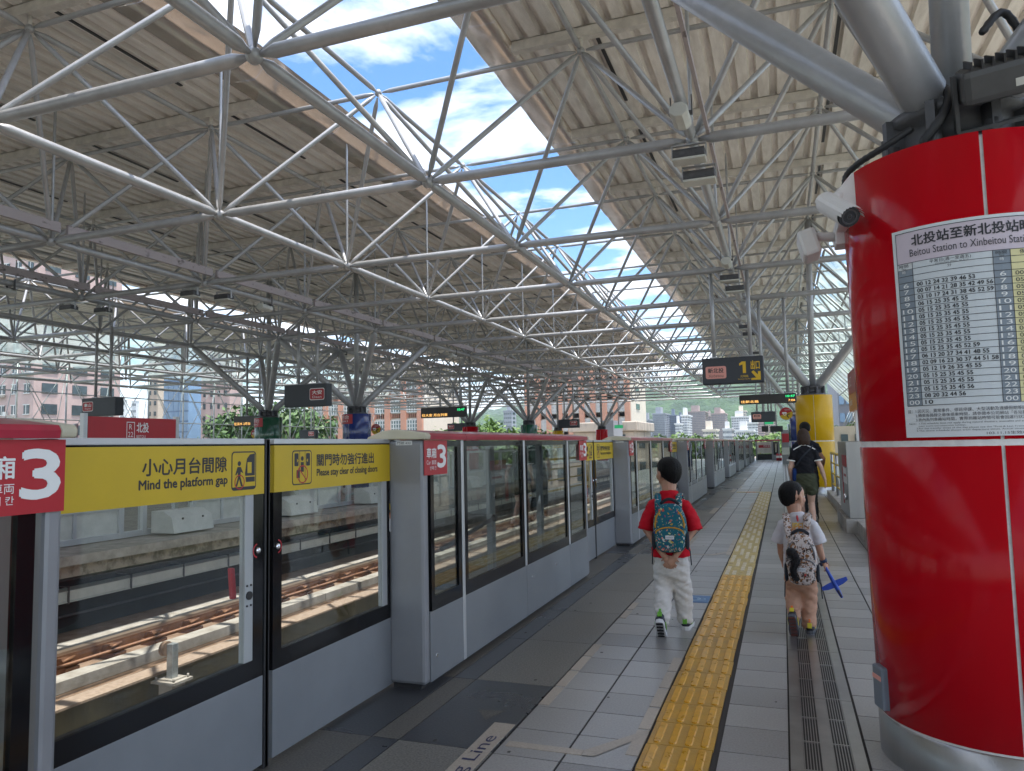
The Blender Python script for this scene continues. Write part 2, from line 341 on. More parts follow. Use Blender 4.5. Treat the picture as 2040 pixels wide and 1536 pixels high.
# tactile paving
TACY = mat('tactile_yellow', (.56, .30, .03), .42, 0, c2=(.40, .23, .045), vs=5, bump=.1, bs=60)
TACP = mat('tactile_bar', (.64, .32, .015), .28, 0, .18, 14)
TACF = mat('tactile_pale_bar', (.62, .53, .36), .35, 0, .25, 20)  # paler bar colour for the farther tiles
TACB = mat('tactile_worn_base', (.50, .38, .15), .5, 0, .2, 9)
tp = MB(); y = 1.0; i = 0
while y < 22.3:
    near = y < 8.2; j = random.uniform(-.004, .004); old = i in (5, 6)
    tp.box(-.688+j, -.378+j, y+.003, y+.297, -.02, .006, 0 if near else 3)
    for k in range(4):
        xc = -.688+j+.042+k*.075
        if near:
            pts = [(xc-.021, y+.035), (xc-.021, y+.265), (xc+.021, y+.265), (xc+.021, y+.035)]
            q = []
            for cy, a0 in ((y+.262, 0), (y+.038, 180)):
                for a in range(0, 181, 36): q.append((xc+.02*math.cos(R_(a0+a)), cy+.02*math.sin(R_(a0+a))))
            q2 = [(xc+(u-xc)*.72, v) for u, v in q]; n = len(q); tp.add([(u, v, .006) for u, v in q]+[(u, v, .0125) for u, v in q2], [(a, (a+1) % n, n+(a+1) % n, n+a) for a in range(n)]+[tuple(range(n, 2*n))], 1)
        else:
            for yy in ((.02, .135), (.165, .28)): tp.box(xc-.02, xc+.02, y+yy[0], y+yy[1], .006, .012, 2 if (i+k) % 3 else 3)
    y += .30; i += 1
tp2 = MB()
for k in range(7):
    x = -1.33+k*.135
    tp2.box(x, x+.13, 22.3, 22.62, -.02, .006, 1 if k in (2, 3) else 0)
    for a in (.03, .1):
        for b in (.06, .16, .26): tp2.ball((x+a, 22.3+b, .006), .018, 8, 2, (1, 1, .4))
tr_ = thing('tactile_paving', 'yellow tactile guide strip of barred tiles running along the platform floor', 'tactile paving', (-.53, 1, 0))
tp.build('guide_tiles', [TACY, TACP, TACF, TACB], tr_); tp2.build('stop_tiles', [TACB, mat('tactile_orange', (.6, .25, .1), .5), TACF], tr_)
# drain grate
dg = thing('drain_grate', 'slotted stainless steel drain grate set in the platform floor', 'drain grate', (.125, 1, 0))
g1 = MB(); gy0, gy1 = .6, YE
for a, b in ((-.037, .02), (.098, .15), (.232, .287)):
    yy = gy0
    while yy < gy1: g1.box(a, b, yy+.002, min(yy+1.0, gy1)-.002, -.03, .004, 0); yy += 1.0
g1.build('cover_band', INOX, dg)
g2 = MB()
for a in (.02, .15):
    for k in range(7): xx = a+.001+k*.0126; g2.box(xx, xx+.0042, gy0, gy1, -.03, .002, 0)
yy = gy0
while yy < 26:
    for a in (.02, .15): g2.box(a, a+.082, yy, yy+.012, -.031, .0015, 0)
    yy += .335
g2.build('slot_bars', INOX, dg)
g3 = MB(); g3.box(-.036, .286, gy0, gy1, -.0055, -.0045, 0); g3.build('slot_shade_sheet', BLACKM, dg)  # thin black sheet stands in for the shade below the slots
# ------------------------------------------------------------------ screen doors
WORDS = {}
def banner(mb, y0, y1, kind, m_yel=0, m_ink=1, m_red=2):
    O = (-2.3155, y0, 1.2555); Rv = (0, 1, 0); Uv = (0, 0, 1); W_ = y1-y0
    nr = (1, 0, 0)
    if kind == 0:
        put(mb, '小心月台間隙', O, Rv, Uv, W_-.715, W_-.255, .112, .178, m_ink, bold=.0016)
        put(mb, 'Mind the platform gap', O, Rv, Uv, W_-.73, W_-.25, .048, .096, m_ink, bold=.0016)
        px = W_-.225
    else:
        put(mb, '關門時勿強行進出', O, Rv, Uv, .35, .93, .115, .178, m_ink, bold=.0016)
        put(mb, 'Please stay clear of closing doors', O, Rv, Uv, .35, .97, .052, .10, m_ink, bold=.0013)
        px = .14
    rrect(mb, O, Rv, Uv, px, px+.165, .025, .20, .018, m_ink); rrect(mb, O, Rv, Uv, px+.006, px+.159, .031, .194, .014, m_yel, .0004)
    h = .0008
    if kind == 0:
        disc(mb, O, Rv, Uv, px+.05, .145, .011, m_ink, h); mb_poly = [(.038, .13), (.06, .13), (.078, .10), (.06, .108), (.058, .085), (.075, .042), (.062, .042), (.05, .075), (.036, .042), (.026, .042), (.042, .085), (.04, .105), (.03, .092), (.024, .095)]
        mb.add([Vector(O)+Vector(Rv)*(px+a)+Vector(Uv)*b+Vector((h, 0, 0)) for a, b in mb_poly], [tuple(range(len(mb_poly)))], m_ink)
        tr = [(.095, .06), (.155, .06), (.155, .19), (.12, .185), (.10, .165), (.088, .10)]
        mb.add([Vector(O)+Vector(Rv)*(px+a)+Vector(Uv)*b+Vector((h, 0, 0)) for a, b in tr], [tuple(range(len(tr)))], m_ink)
        rect(mb, O, Rv, Uv, px+.104, px+.132, .10, .15, m_yel, h*1.5); rect(mb, O, Rv, Uv, px+.006, px+.159, .031, .04, m_ink, h)
        rect(mb, O, Rv, Uv, px+.09, px+.155, .083, .088, m_yel, h*1.5)
        disc(mb, O, Rv, Uv, px+.052, .062, .033, m_red, h*2, .028)
    else:
        for a in (.018, .115): rrect(mb, O, Rv, Uv, px+a, px+a+.034, .12, .185, .006, m_ink, h)
        disc(mb, O, Rv, Uv, px+.083, .158, .012, m_ink, h); rect(mb, O, Rv, Uv, px+.07, px+.096, .09, .14, m_ink, h)
        rect(mb, O, Rv, Uv, px+.06, px+.063, .035, .195, m_ink, h); rect(mb, O, Rv, Uv, px+.105, px+.108, .035, .195, m_ink, h)
        for a, sg in ((.05, 1), (.118, -1)):
            mb.add([Vector(O)+Vector(Rv)*(px+a+sg*c)+Vector(Uv)*d+Vector((h*2, 0, 0)) for c, d in ((0, .148), (-.012, .158), (-.012, .138))], [(0, 1, 2)], m_yel)
        rect(mb, O, Rv, Uv, px+.035, px+.06, .06, .1, m_ink, h)
        disc(mb, O, Rv, Uv, px+.085, .078, .046, m_red, h*2, .040)
        c = Vector(O)+Vector(Rv)*(px+.085)+Vector(Uv)*.078+Vector((h*2, 0, 0)); d1 = Vector((0, .72, -.69)); d2 = Vector((0, .69, .72))
        mb.quad(c-d1*.043-d2*.003, c+d1*.043-d2*.003, c+d1*.043+d2*.003, c-d1*.043+d2*.003, m_red)
    return mb
ORD = ['nearest', 'second', 'third', 'fourth', 'fifth', 'sixth', 'seventh', 'eighth']
def leaf(s, i, side):
    y0, y1 = (s-2.42, s-1.19) if side == 0 else (s-1.12, s+.07)
    nm = 'with the mind the gap banner' if side == 0 else 'with the closing doors banner'
    t = thing('sliding_door', 'glass sliding platform door %s, %s door opening from the camera' % (nm, ORD[i]), 'platform door', (-2.34, y0, 0), 'sliding platform doors')
    b = MB(); b.box(-2.362, -2.318, y0, y1, .02, .42); b.build('kick_panel', PGREY, t, .003)
    b = MB(); b.box(-2.362, -2.316, y0, y1, 1.488, 1.514); b.build('top_rail', ALU, t, .003)
    gl0, gl1 = (y0+.03, y1-.125) if side == 0 else (y0+.065, y1-.155)
    b = MB(); b.box(-2.358, -2.3185, y0, y1, .42, .505); b.box(-2.358, -2.3185, y0, gl0, .505, 1.255); b.box(-2.358, -2.3185, gl1+.055, y1, .505, 1.255); b.box(-2.358, -2.3185, y0, y1, 1.481, 1.488)
    b.build('black_border', BLACK, t)
    b = MB(); b.box(-2.352, -2.321, gl1, gl1+.055, .505, 1.255); b.build('inner_stile', mat('stile_grey', (.40, .415, .415), .5) if 'stile_grey' not in MATS else MATS['stile_grey'], t)
    if side == 0: b = MB(); b.tube((-2.322, gl1+.027, .80), (-2.314, gl1+.027, .80), .019, 16); [b.tube((-2.322, gl1+.027+u, .80+v), (-2.317, gl1+.027+u, .80+v), .005, 8) for u in (-.013, .013) for v in (-.045, .045)]; b.build('stile_knob', BLACKM, t); b = MB(); b.obox((-2.375, gl1-.02, .86), [(1, 0, 0), (0, 1, 0), (0, -.1, 1)], (.012, .012, .07)); b.build('red_lever', RED, t, .005)
    b = MB(); b.box(-2.332, -2.328, gl0, gl1, .505, 1.255); b.build('glass_pane', GLASS, t)
    b = MB(); b.box(-2.357, -2.316, y0+.002, y1-.002, 1.255, 1.481)
    if i < 5: banner(b, y0, y1, side)
    b.build('banner', [YEL, INK, RED], t)
    yb = y1-.043 if side == 0 else y0+.03
    b = MB(); b.ball((-2.314, yb, .995), .0165, 12, 0, (.6, 1, 1)); b.build('door_button', mat('chrome', (.8, .8, .82), .12, 1.0) if 'chrome' not in MATS else MATS['chrome'], t)
    b = MB(); a0 = 100 if side == 0 else -80
    disc(b, (-2.3165, yb, .995), (0, 1, 0), (0, 0, 1), 0, 0, .034, 0, 0, .027, 16, R_(a0), R_(a0+160)); b.build('button_ring', RED, t)
    b = MB(); ym = y1+.002 if side == 0 else y0-.062
    b.box(-2.365, -2.312, ym, ym+.03, .0, 1.512); b.build('rubber_edge', BLACKM, t, .004)
    if side == 1 and i == 0:
        b = MB(); yq = gl1+.075; rrect(b, (-2.3165, yq, .93), (0, 1, 0), (0, 0, 1), 0, .06, 0, .28, .028, 0); rrect(b, (-2.3165, yq, .93), (0, 1, 0), (0, 0, 1), .004, .056, .004, .13, .02, 1, .0004)
        rrect(b, (-2.3165, yq, .93), (0, 1, 0), (0, 0, 1), .006, .054, .09, .13, .004, 2, .0008); rrect(b, (-2.3165, yq, .93), (0, 1, 0), (0, 0, 1), .006, .054, .145, .185, .004, 3, .0008); disc(b, (-2.3165, yq, .93), (0, 1, 0), (0, 0, 1), .03, .04, .018, 2, .0009)
        b.build('warning_sticker', [INK, WHITE, mat('sticker_orange', (.65, .2, .05), .5), YEL], t)
def carsign(mb, y0, y1, m0=0, m1=1):
    O = (-2.0745, y0, 1.285); Rv = (0, 1, 0); Uv = (0, 0, 1); W_ = y1-y0
    put(mb, '車廂', O, Rv, Uv, .03, .165, .105, .168, m1, bold=.0012); put(mb, 'Car', O, Rv, Uv, .03, .085, .066, .092, m1); put(mb, '車両', O, Rv, Uv, .10, .165, .062, .092, m1); put(mb, '번째 칸', O, Rv, Uv, .075, .165, .03, .055, m1)
    put(mb, '3', O, Rv, Uv, .185, .305, .045, .185, m1, bold=.005)
TAGN = ['431', '432', '433', '434', '435', '436', '437', '438', '439']
def housing(s, L, i, lab):
    t = thing('gate_housing', lab, 'platform gate', (-2.2, s, 0), 'platform gate housings')
    e = s+L
    b = MB(); b.box(-2.33, -2.08, s, s+.072, .03, 1.505); b.build('end_pillar', PGREY2, t, .022)
    b = MB(); b.box(-2.33, -2.085, e-.06, e, .03, 1.505); b.build('end_pillar', PGREY2, t, .015)
    b = MB(); b.box(-2.31, -2.12, s+.02, e-.02, 0, .03); b.build('plinth', BLACKM, t)
    cuts = [s+.072, s+.60, s+1.90, s+3.26, e-.06] if L > 3.5 else [s+.072, s+.6, s+1.5, e-.06]
    cuts = [c for c in cuts if c < e-.3 or c == e-.06]
    for a, c in zip(cuts[:-1], cuts[1:]):
        b = MB(); b.box(-2.12, -2.082, a+.004, c-.004, .03, .447); b.build('kick_panel', PGREY, t, .002)
        b = MB()
        b.box(-2.11, -2.0835, a+.03, c-.03, .447, .535); b.box(-2.11, -2.0835, a+.03, a+.075, .535, 1.5); b.box(-2.11, -2.0835, c-.085, c-.03, .535, 1.5); b.box(-2.11, -2.0835, a+.075, c-.085, 1.46, 1.5)
        b.build('black_border', BLACK, t)
        b = MB(); b.box(-2.097, -2.093, a+.075, c-.085, .535, 1.46); b.build('glass_pane', GLASSB, t)
        b = MB(); b.box(-2.40, -2.395, a+.02, c-.02, .05, 1.46); b.build('rear_glass', GLASS, t)
    for c in cuts[1:-1]:
        b = MB(); b.box(-2.12, -2.078, c-.028, c+.012, .03 if c == cuts[1] else .45, 1.505); b.build('mullion', ALU, t, .004)
        b = MB(); b.box(-2.40, -2.35, c-.10, c-.02, .03, 1.46); b.build('rear_post', PGREY, t)
    b = MB(); b.box(-2.36, -2.33, s+.25, s+.38, .05, 1.46); b.build('rear_post', MATS['stile_grey'], t)
    if L > 3.5:
        b = MB(); b.tube((-2.3, s+.7, .74), (-2.3, s+1.72, .86), .017, 8); b.ball((-2.3, s+1.72, .86), .03, 8); b.build('motor_arm', STEELD, t)
    pr = [(-2.46, 1.512), (-2.055, 1.505), (-2.05, 1.528), (-2.06, 1.545), (-2.17, 1.560), (-2.27, 1.572), (-2.36, 1.562), (-2.46, 1.525)]
    b = MB()
    cc = [s+.045]+[c for c in cuts[1:-1]]+[e-.04]
    for a, c in zip(cc[:-1], cc[1:]): b.prism(pr, 1, a+.002, c-.002)
    b.build('canopy', CANR, t)
    q = [(x*1.0+(-.004 if x < -2.3 else .003), z+.002) for x, z in pr]
    for a, c in ((s-.02, s+.044), (e-.04, e+.015)):
        b = MB(); b.prism(q, 1, a, c); b.build('canopy_cap', BEIGE, t, .008)
    if i < 6:
        for ya, yb in ((s+.005, s+.335), (e-.33, e-.005)):
            b = MB(); b.box(-2.079, -2.076, ya, yb, 1.285, 1.502); carsign(b, ya, yb); b.build('car_sign', [RED, WHITE], t)
    if i < 4:
        b = MB(); rrect(b, (-2.27, s-.0012, 1.474), (1, 0, 0), (0, 0, 1), 0, .115, 0, .026, .004, 0); put(b, '門號 '+TAGN[i], (-2.27, s-.0018, 1.474), (1, 0, 0), (0, 0, 1), .01, .105, .005, .021, 1); b.build('number_plate', [mat('plate_grey', (.62, .63, .62), .5) if 'plate_grey' not in MATS else MATS['plate_grey'], INK], t)
    for yy in (s+.16, s+2.05, s+2.75):
        if yy < e-.3: b = MB(); b.tube((-2.085, yy, .17 if yy < s+1 else .33), (-2.079, yy, .17 if yy < s+1 else .33), .012, 12); b.build('lock', MATS['chrome'], t)
    return t
for i, s in enumerate(S):
    leaf(s, i, 0); leaf(s, i, 1)
    e = (S[i+1]-2.45) if i+1 < len(S) else YE-.5
    housing(s, e-s, i+1, 'silver glazed platform gate housing with red canopy, %s behind the %s door opening' % ('directly' if i == 0 else 'standing', ORD[i]))
housing(S[0]-2.42-3.85, 3.85, 0, 'silver gate housing with red canopy cut by the left photo edge')
# ------------------------------------------------------------------ track
BALR = mat('rusty_rail', (.27, .135, .07), .55, .4, c2=(.15, .07, .04), vs=8, bump=.2)
RAILT = mat('rail_top', (.55, .42, .32), .3, .7, .2, 10, stretch=(1, .1, 1))
OLIVE = mat('stained_concrete', (.13, .115, .065), .85, 0, c2=(.06, .055, .035), vs=2.5, bump=.2, bs=20, stretch=(1, 1, .4))
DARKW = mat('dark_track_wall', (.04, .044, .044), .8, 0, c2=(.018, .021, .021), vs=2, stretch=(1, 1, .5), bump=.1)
RUSTC = mat('rusty_concrete', (.30, .21, .15), .85, 0, c2=(.16, .09, .05), vs=4, bump=.2)
tb = MB(); tb.box(-7.1, -2.45, -30, 80, -2.2, -1.75, 0); tb.box(-10.7, -7.26, -30, 80, -2.2, -1.66, 1); setp(tb.build('trackbed', [CONC, mat('dark_brown_trackbed', (.11, .07, .048), .9, 0, c2=(.045, .03, .022), vs=3, bump=.3)]), kind='structure')  # far bed coloured a darker brown than the near bed
o = MB(); o.box(-2.6, -2.45, -6, 80, -3, -.02); setp(o.build('platform_edge_wall', [CONC]), kind='structure')
def track(nm, lab, cat, fn, mats):
    b = MB(); fn(b); return setp(b.build(nm, mats), lab, cat)
track('track_wall', 'low olive stained concrete wall between the two tracks', 'wall', lambda b: (b.box(-7.26, -7.12, -6, 80, -2.2, -1.16), b.box(-7.26, -7.0, -6, 80, -1.125, -1.10, 1), b.box(-7.26, -7.12, -6, 80, -1.16, -1.125)), [OLIVE, mat('gritty_concrete', (.40, .31, .245), .9, 0, c2=(.27, .20, .15), vs=18, bump=.2)])  # ledge lip widened so that its shadow keeps the wall face dark
track('rail_ledge', 'rust brown concrete ledge beside the white conductor rail cover', 'ledge', lambda b: b.box(-8.42, -7.98, -6, 80, -1.7, -1.35), [RUSTC])
track('conductor_rail_cover', 'white concrete trough cover running beside the rusty rail', 'rail cover', lambda b: [b.box(-8.42, -8.14, -6+k*3.6, -6+k*3.6+3.58, -1.34, -1.20) for k in range(24)], [CONCL])
def rl(b):
    b.box(-9.09, -8.97, -6, 80, -1.15, -1.10, 1); b.box(-9.05, -9.01, -6, 80, -1.24, -1.15); b.prism([(-9.12, -1.30), (-8.94, -1.30), (-8.94, -1.27), (-9.02, -1.24), (-9.04, -1.24), (-9.12, -1.27)], 1, -6, 80); b.box(-8.985, -8.965, -6, 80, -1.25, -1.14, 0)
rr = thing('running_rail', 'rusty running rail with clips on the far track', 'rail', (-9.0, 0, -1.2)); b = MB(); rl(b); b.build('rail', [BALR, RAILT], rr)
y = 2.0; k = 0
while y < 44 and k < 90:
    b = MB(); b.box(-8.92, -8.62, y, y+.20, -1.32, -1.22); b.prism([(-8.9, -1.22), (-8.66, -1.22), (-8.74, -1.11), (-8.86, -1.13)], 1, y+.03, y+.15); b.tube((-8.70, y+.01, -1.15), (-8.70, y+.19, -1.12), .025, 6); b.build('rail_clip', BALR, rr); y += .72 if y < 20 else 1.4; k += 1
b = MB(); b.tube((-8.64, -6, -1.18), (-8.64, 60, -1.18), .028, 8); b.build('cable_pipe', BALR, rr)
track('track_plinth', 'pale concrete plinth strip behind the rusty rail', 'plinth', lambda b: (b.box(-9.75, -9.25, -6, 80, -1.7, -1.18), b.box(-9.25, -8.5, -6, 80, -1.7, -1.305, 1), b.box(-10.61, -9.75, -6, 80, -1.7, -1.27, 1)), [CONCL, RUSTC])
def ps(b):
    b.box(-7.04, -6.92, 5.95, 6.05, -1.4, -1.07); b.box(-7.12, -6.82, 5.85, 6.15, -1.42, -1.39); b.box(-7.06, -6.88, 5.9, 6.1, -1.39, -1.375)
b = MB(); p0 = at(343, 1352, 0, -6.85); x, y = p0.x, p0.y; dzp = p0.z+1.49
pst = thing('insulator_post', 'short grey steel post with round roller beside the track', 'post', (x, y, -1.5))
b.box(x-.045, x+.045, y-.045, y+.045, -1.5+dzp, at(343, 1282, 0, -6.85).z); b.build('post', mat('galvanised', (.42, .45, .46), .45, .6, .25, 9), pst, .006)
b = MB(); b.box(x-.17, x+.17, y-.15, y+.15, -1.52+dzp, -1.49+dzp); b.box(x-.11, x+.11, y-.1, y+.1, -1.49+dzp, -1.475+dzp); [b.tube((x+a, y+c, -1.49+dzp), (x+a, y+c, -1.45+dzp), .014, 6) for a in (-.13, .13) for c in (-.11, .11)]; b.build('base_plate', CONCL, pst)
b = MB(); b.tube((x-.10, y-.03, at(343, 1292, 0, -6.85).z), (x-.045, y-.03, at(343, 1292, 0, -6.85).z), .085, 16); b.tube((x-.12, y-.03, at(343, 1292, 0, -6.85).z), (x-.10, y-.03, at(343, 1292, 0, -6.85).z), .06, 16); b.build('roller', RUSTC, pst)
b = MB(); b.box(x-.1, x+.1, y-.1, y+.1, -1.76, -1.52+dzp); setp(b.build('post_block', CONC), 'small concrete block under the roller post', 'block')
# far platform side
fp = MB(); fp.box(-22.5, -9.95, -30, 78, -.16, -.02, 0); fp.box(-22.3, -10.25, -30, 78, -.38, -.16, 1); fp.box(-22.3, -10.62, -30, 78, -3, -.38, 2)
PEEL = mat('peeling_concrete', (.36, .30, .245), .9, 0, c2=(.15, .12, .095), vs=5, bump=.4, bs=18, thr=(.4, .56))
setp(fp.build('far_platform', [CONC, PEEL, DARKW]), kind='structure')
tr2 = thing('cable_tray', 'pale grey cable tray on brackets along the dark far track wall', 'cable tray', (-10.4, 0, -.6)); b = MB(); b.box(-10.60, -10.30, -10, 78, -.74, -.60); b.box(-10.60, -10.28, -10, 78, -.60, -.585); b.box(-10.60, -10.28, -10, 78, -.76, -.745); b.build('tray', CREAMP, tr2)
y = 1.5
while y < 50:
    b = MB(); b.box(-10.29, -10.27, y, y+.025, -.78, -.52); b.box(-10.62, -10.27, y, y+.025, -.535, -.52); b.build('bracket', STEELD, tr2); y += 1.15
track('wall_pipe', 'thin dark pipe along the far track wall above the cable tray', 'pipe', lambda b: [b.tube((-10.5, -10, z), (-10.5, 78, z), .02, 6) for z in (-.45, -1.0)], [STEELD])
# fence sections on the far platform edge
fk = None
for k in range(14):
    y0 = -2+k*3.4
    if fk is None:
        fk = thing('platform_barrier', 'grey framed glass barrier section on the far platform edge', 'barrier', (-11, y0, 0), 'barrier sections on the far platform')
        b = MB(); [b.box(-11.06, -10.94, y0+a, y0+a+.10, 0, 1.32) for a in (0, 1.7, 2.2)]; b.box(-11.05, -10.95, y0, y0+3.4, 1.25, 1.33); b.box(-11.05, -10.95, y0, y0+3.4, 0, .10); b.box(-11.045, -10.955, y0, y0+1.7, .50, .58); b.box(-11.045, -10.955, y0+.82, y0+.88, 0, .5); b.build('frame', ALU, fk, .004)
        b = MB(); b.box(-11.02, -10.99, y0+.1, y0+1.7, .1, .5); b.build('lower_panel', CREAMP, fk)
        b = MB(); b.box(-11.01, -11.0, y0+.1, y0+1.7, .58, 1.25); b.box(-11.01, -11.0, y0+1.8, y0+2.2, .1, 1.25); b.box(-11.01, -11.0, y0+2.3, y0+3.4, .1, 1.25); b.build('glass_pane', GLASS, fk)
        bl = thing('platform_block', 'white slanted metal box mounted on the far platform edge', 'box', (-10.8, y0, 0), 'white boxes on the far platform edge')
        b = MB(); b.prism([(-10.9, .02), (-10.35, .02), (-10.42, .30), (-10.62, .42), (-10.9, .42)], 1, y0+2.35, y0+3.35); b.build('casing', CREAMP, bl, .01); b = MB(); [b.tube((-10.41, y0+2.35+a, .27), (-10.395, y0+2.35+a, .27), .02, 8) for a in (.25, .75)]; b.build('bolt', BLACKM, bl)
        fk0, bl0, yb0 = fk, bl, y0
    else: copy_tree(fk0, (-11, y0, 0)); copy_tree(bl0, (-10.8, y0, 0))
# ------------------------------------------------------------------ canopy roof with its space frame
B = 3.665; ZB, ZT = 5.21, 7.69
JX = range(-1, 9)
bx = lambda j: -.88-B*j
by = lambda k: B*(k+.508)
tx = lambda j: .955-B*j
ty = lambda k: B*k
roof = thing('canopy_roof', 'silver tubular space frame canopy with ribbed cream sheets over the platforms and tracks', 'roof', (-5, 20, ZB))
tubes = []; nodes = []
KB, KT = range(-4, 18), range(-4, 18)
jb0, jb1 = -1, 9
for j in range(jb0, jb1+1):
    for k in KB:
        p = Vector((bx(j), by(k), ZB)); nodes.append((p, .085))
        if k+1 in KB: tubes.append((p, Vector((bx(j), by(k+1), ZB)), .070, 'bottom_chord'))
        if j+1 <= jb1: tubes.append((p, Vector((bx(j+1), by(k), ZB)), .068, 'bottom_chord'))
        for dj in (0, 1):
            for dk in (0, 1):
                jj, kk = j+dj, k+dk
                if kk in KT and -1 <= jj <= 9: tubes.append((p, Vector((tx(jj), ty(kk), ZT)), .040, 'diagonal_strut'))
for j in range(-1, 10):
    for k in KT:
        p = Vector((tx(j), ty(k), ZT)); nodes.append((p, .065))
        if k+1 in KT: tubes.append((p, Vector((tx(j), ty(k+1), ZT)), .046, 'top_chord'))
        if j+1 <= 9: tubes.append((p, Vector((tx(j+1), ty(k), ZT)), .040, 'top_chord'))
for j in range(jb0, jb1+1):
    if j == 1: continue
    for k in KB:
        if abs(bx(j)) < 26: tubes.append((Vector((bx(j), by(k), ZB)), Vector((bx(j), by(k), 7.88)), .024, 'hanger_rod'))
def score(p, r):
    d = (p-CAM); z = d.dot(_f)
    if z < 1: return 0
    x, y = d.dot(_r)/z*FPX, d.dot(_u)/z*FPX
    return r/z*(1 if abs(x) < 1200 and abs(y) < 950 else .15)
for kind, cap in (('bottom_chord', 90), ('top_chord', 80), ('diagonal_strut', 95), ('hanger_rod', 60)):
    L = sorted([t for t in tubes if t[3] == kind], key=lambda t: -max(score((t[0]+t[1])/2, t[2]), score(t[0]*.25+t[1]*.75, t[2])*.99))
    for a, b_, r, _ in L[:cap]:
        m = MB(); m.tube(a, b_, r, 12, 0, .24); m.build(kind, STEEL, roof)
    m = MB()
    for a, b_, r, _ in L[cap:]: m.tube(a, b_, r, 6, 0, .24)
    setp(m.build(kind, STEEL, roof), kind='stuff')
L = sorted(nodes, key=lambda n: -score(n[0], n[1]))
for p, r in L[:70]: m = MB(); m.ball(p, r, 12); m.build('node_ball', STEEL, roof)
m = MB(); [m.ball(p, r, 6) for p, r in L[70:]]; setp(m.build('node_ball', STEEL, roof), kind='stuff')
def deck(x0, x1, y0, y1, pitch, z, name='roof_sheet', label=None):
    n = round((x1-x0)/pitch); pitch = (x1-x0)/n; pr = []
    for i in range(n):
        x = x0+i*pitch; pr += [(x, z), (x+pitch*.56, z), (x+pitch*.64, z+.11), (x+pitch*.92, z+.11)]
    pr.append((x0+n*pitch, z)); m = MB()
    ys = [y0]; 
    while ys[-1] < y1: ys.append(min(y1, ys[-1]+B*2))
    vs = [(x, y, zz) for y in ys for x, zz in pr]; K = len(pr)
    m.add(vs, [(r*K+i, r*K+i+1, (r+1)*K+i+1, (r+1)*K+i) for r in range(len(ys)-1) for i in range(K-1)])
    m.add([(x, y, zz+.012+ (.09 if 0 else 0)) for x, y, zz in vs], [(r*K+i, (r+1)*K+i, (r+1)*K+i+1, r*K+i+1) for r in range(len(ys)-1) for i in range(K-1)])
    m.build(name, DECK, roof, label=label)
deck(1.6, 4.6, -30, 27, .345, 8.06)
DK = [(-3.9, 1.6), (-23.1, -8.9), (-34.0, -27.0)]
for a, b_ in DK:
    deck(a, b_, -30, 63, .345, 8.06)
    for k in range(-1, 18):
        m = MB(); y = ty(k); be = b_
        if a > -5 and k < 8: b_ = 4.6
        m.box(a+.05, b_-.05, y-.07, y-.05, 7.90, 8.055); m.box(a+.05, b_-.05, y-.07, y+.07, 7.885, 7.90); m.box(a+.05, b_-.05, y-.07, y+.07, 8.045, 8.056)
        m.build('purlin', PURL, roof); b_ = be
    m = MB()
    for j in range(-1, 9):
        if a < tx(j) < b_:
            for k in KT: m.tube((tx(j), ty(k), ZT), (tx(j), ty(k), 7.89), .035, 6)
    if m.v: setp(m.build('purlin_stub', PURL, roof), kind='stuff')
m = MB()
for a, b_ in DK:
    for j in range(-1, 9):
        if a < tx(j)+.22 < b_:
            for k in range(-1, 17): m.box(tx(j)+.17, tx(j)+.23, ty(k)+.1, ty(k)+2.7, 8.035, 8.05)
setp(m.build('sheet_joint', BLACKM, roof), kind='stuff')
def fascia(pr, seg, y0=-2, y1=63):
    y = y0
    while y < y1:
        m = MB(); K = 6; jit = [(random.uniform(-.012, .012), random.uniform(-.018, .018)) for _ in range(K+1)]
        vs = []
        for k in range(K+1):
            yy = y+.001+(seg-.002)*k/K; e = 0 if k in (0, K) else 1
            for (x, z) in pr: vs.append((x, yy, z+jit[k][1]*e))
        n = len(pr); m.add(vs, [(k*n+i, k*n+i+1, (k+1)*n+i+1, (k+1)*n+i) for k in range(K) for i in range(n-1)], 0, True)
        m.build('fascia_panel', FASC, roof); y += seg
fascia([(-3.85, 8.10), (-3.86, 7.99), (-4.1, 7.985), (-4.46, 8.02), (-4.52, 8.10), (-4.52, 8.22)], 2.44)
fascia([(-8.95, 8.10), (-8.94, 7.99), (-8.42, 7.96), (-8.36, 7.97), (-8.20, 8.12), (-8.00, 8.20), (-7.93, 8.26)], 2.44)
fascia([(-23.04, 8.10), (-23.05, 7.99), (-23.4, 7.98), (-23.6, 8.10), (-23.65, 8.2)], 4.88); fascia([(-27.06, 8.10), (-27.05, 7.99), (-26.7, 7.98), (-26.5, 8.10), (-26.45, 8.2)], 4.88)
# channel beams along the platform rows and the lights' conduit
RUSTP = mat('flaking_paint', (.40, .35, .35), .7, .1, c2=(.10, .085, .08), vs=9, thr=(.30, .42), stretch=(1, .5, 1))
for X in (bx(3)+.22, bx(4)+.25, bx(0)+.2):
    for k in range(-1, 14):
        m = MB(); m.box(X-.03, X+.03, by(k)+.12, by(k+1)-.02, ZB+.13, ZB+.30) if X < -3 else m.box(X-.02, X+.02, by(k)+.12, by(k+1)-.02, ZB+.02, ZB+.08); m.build('cable_channel', RUSTP, roof)
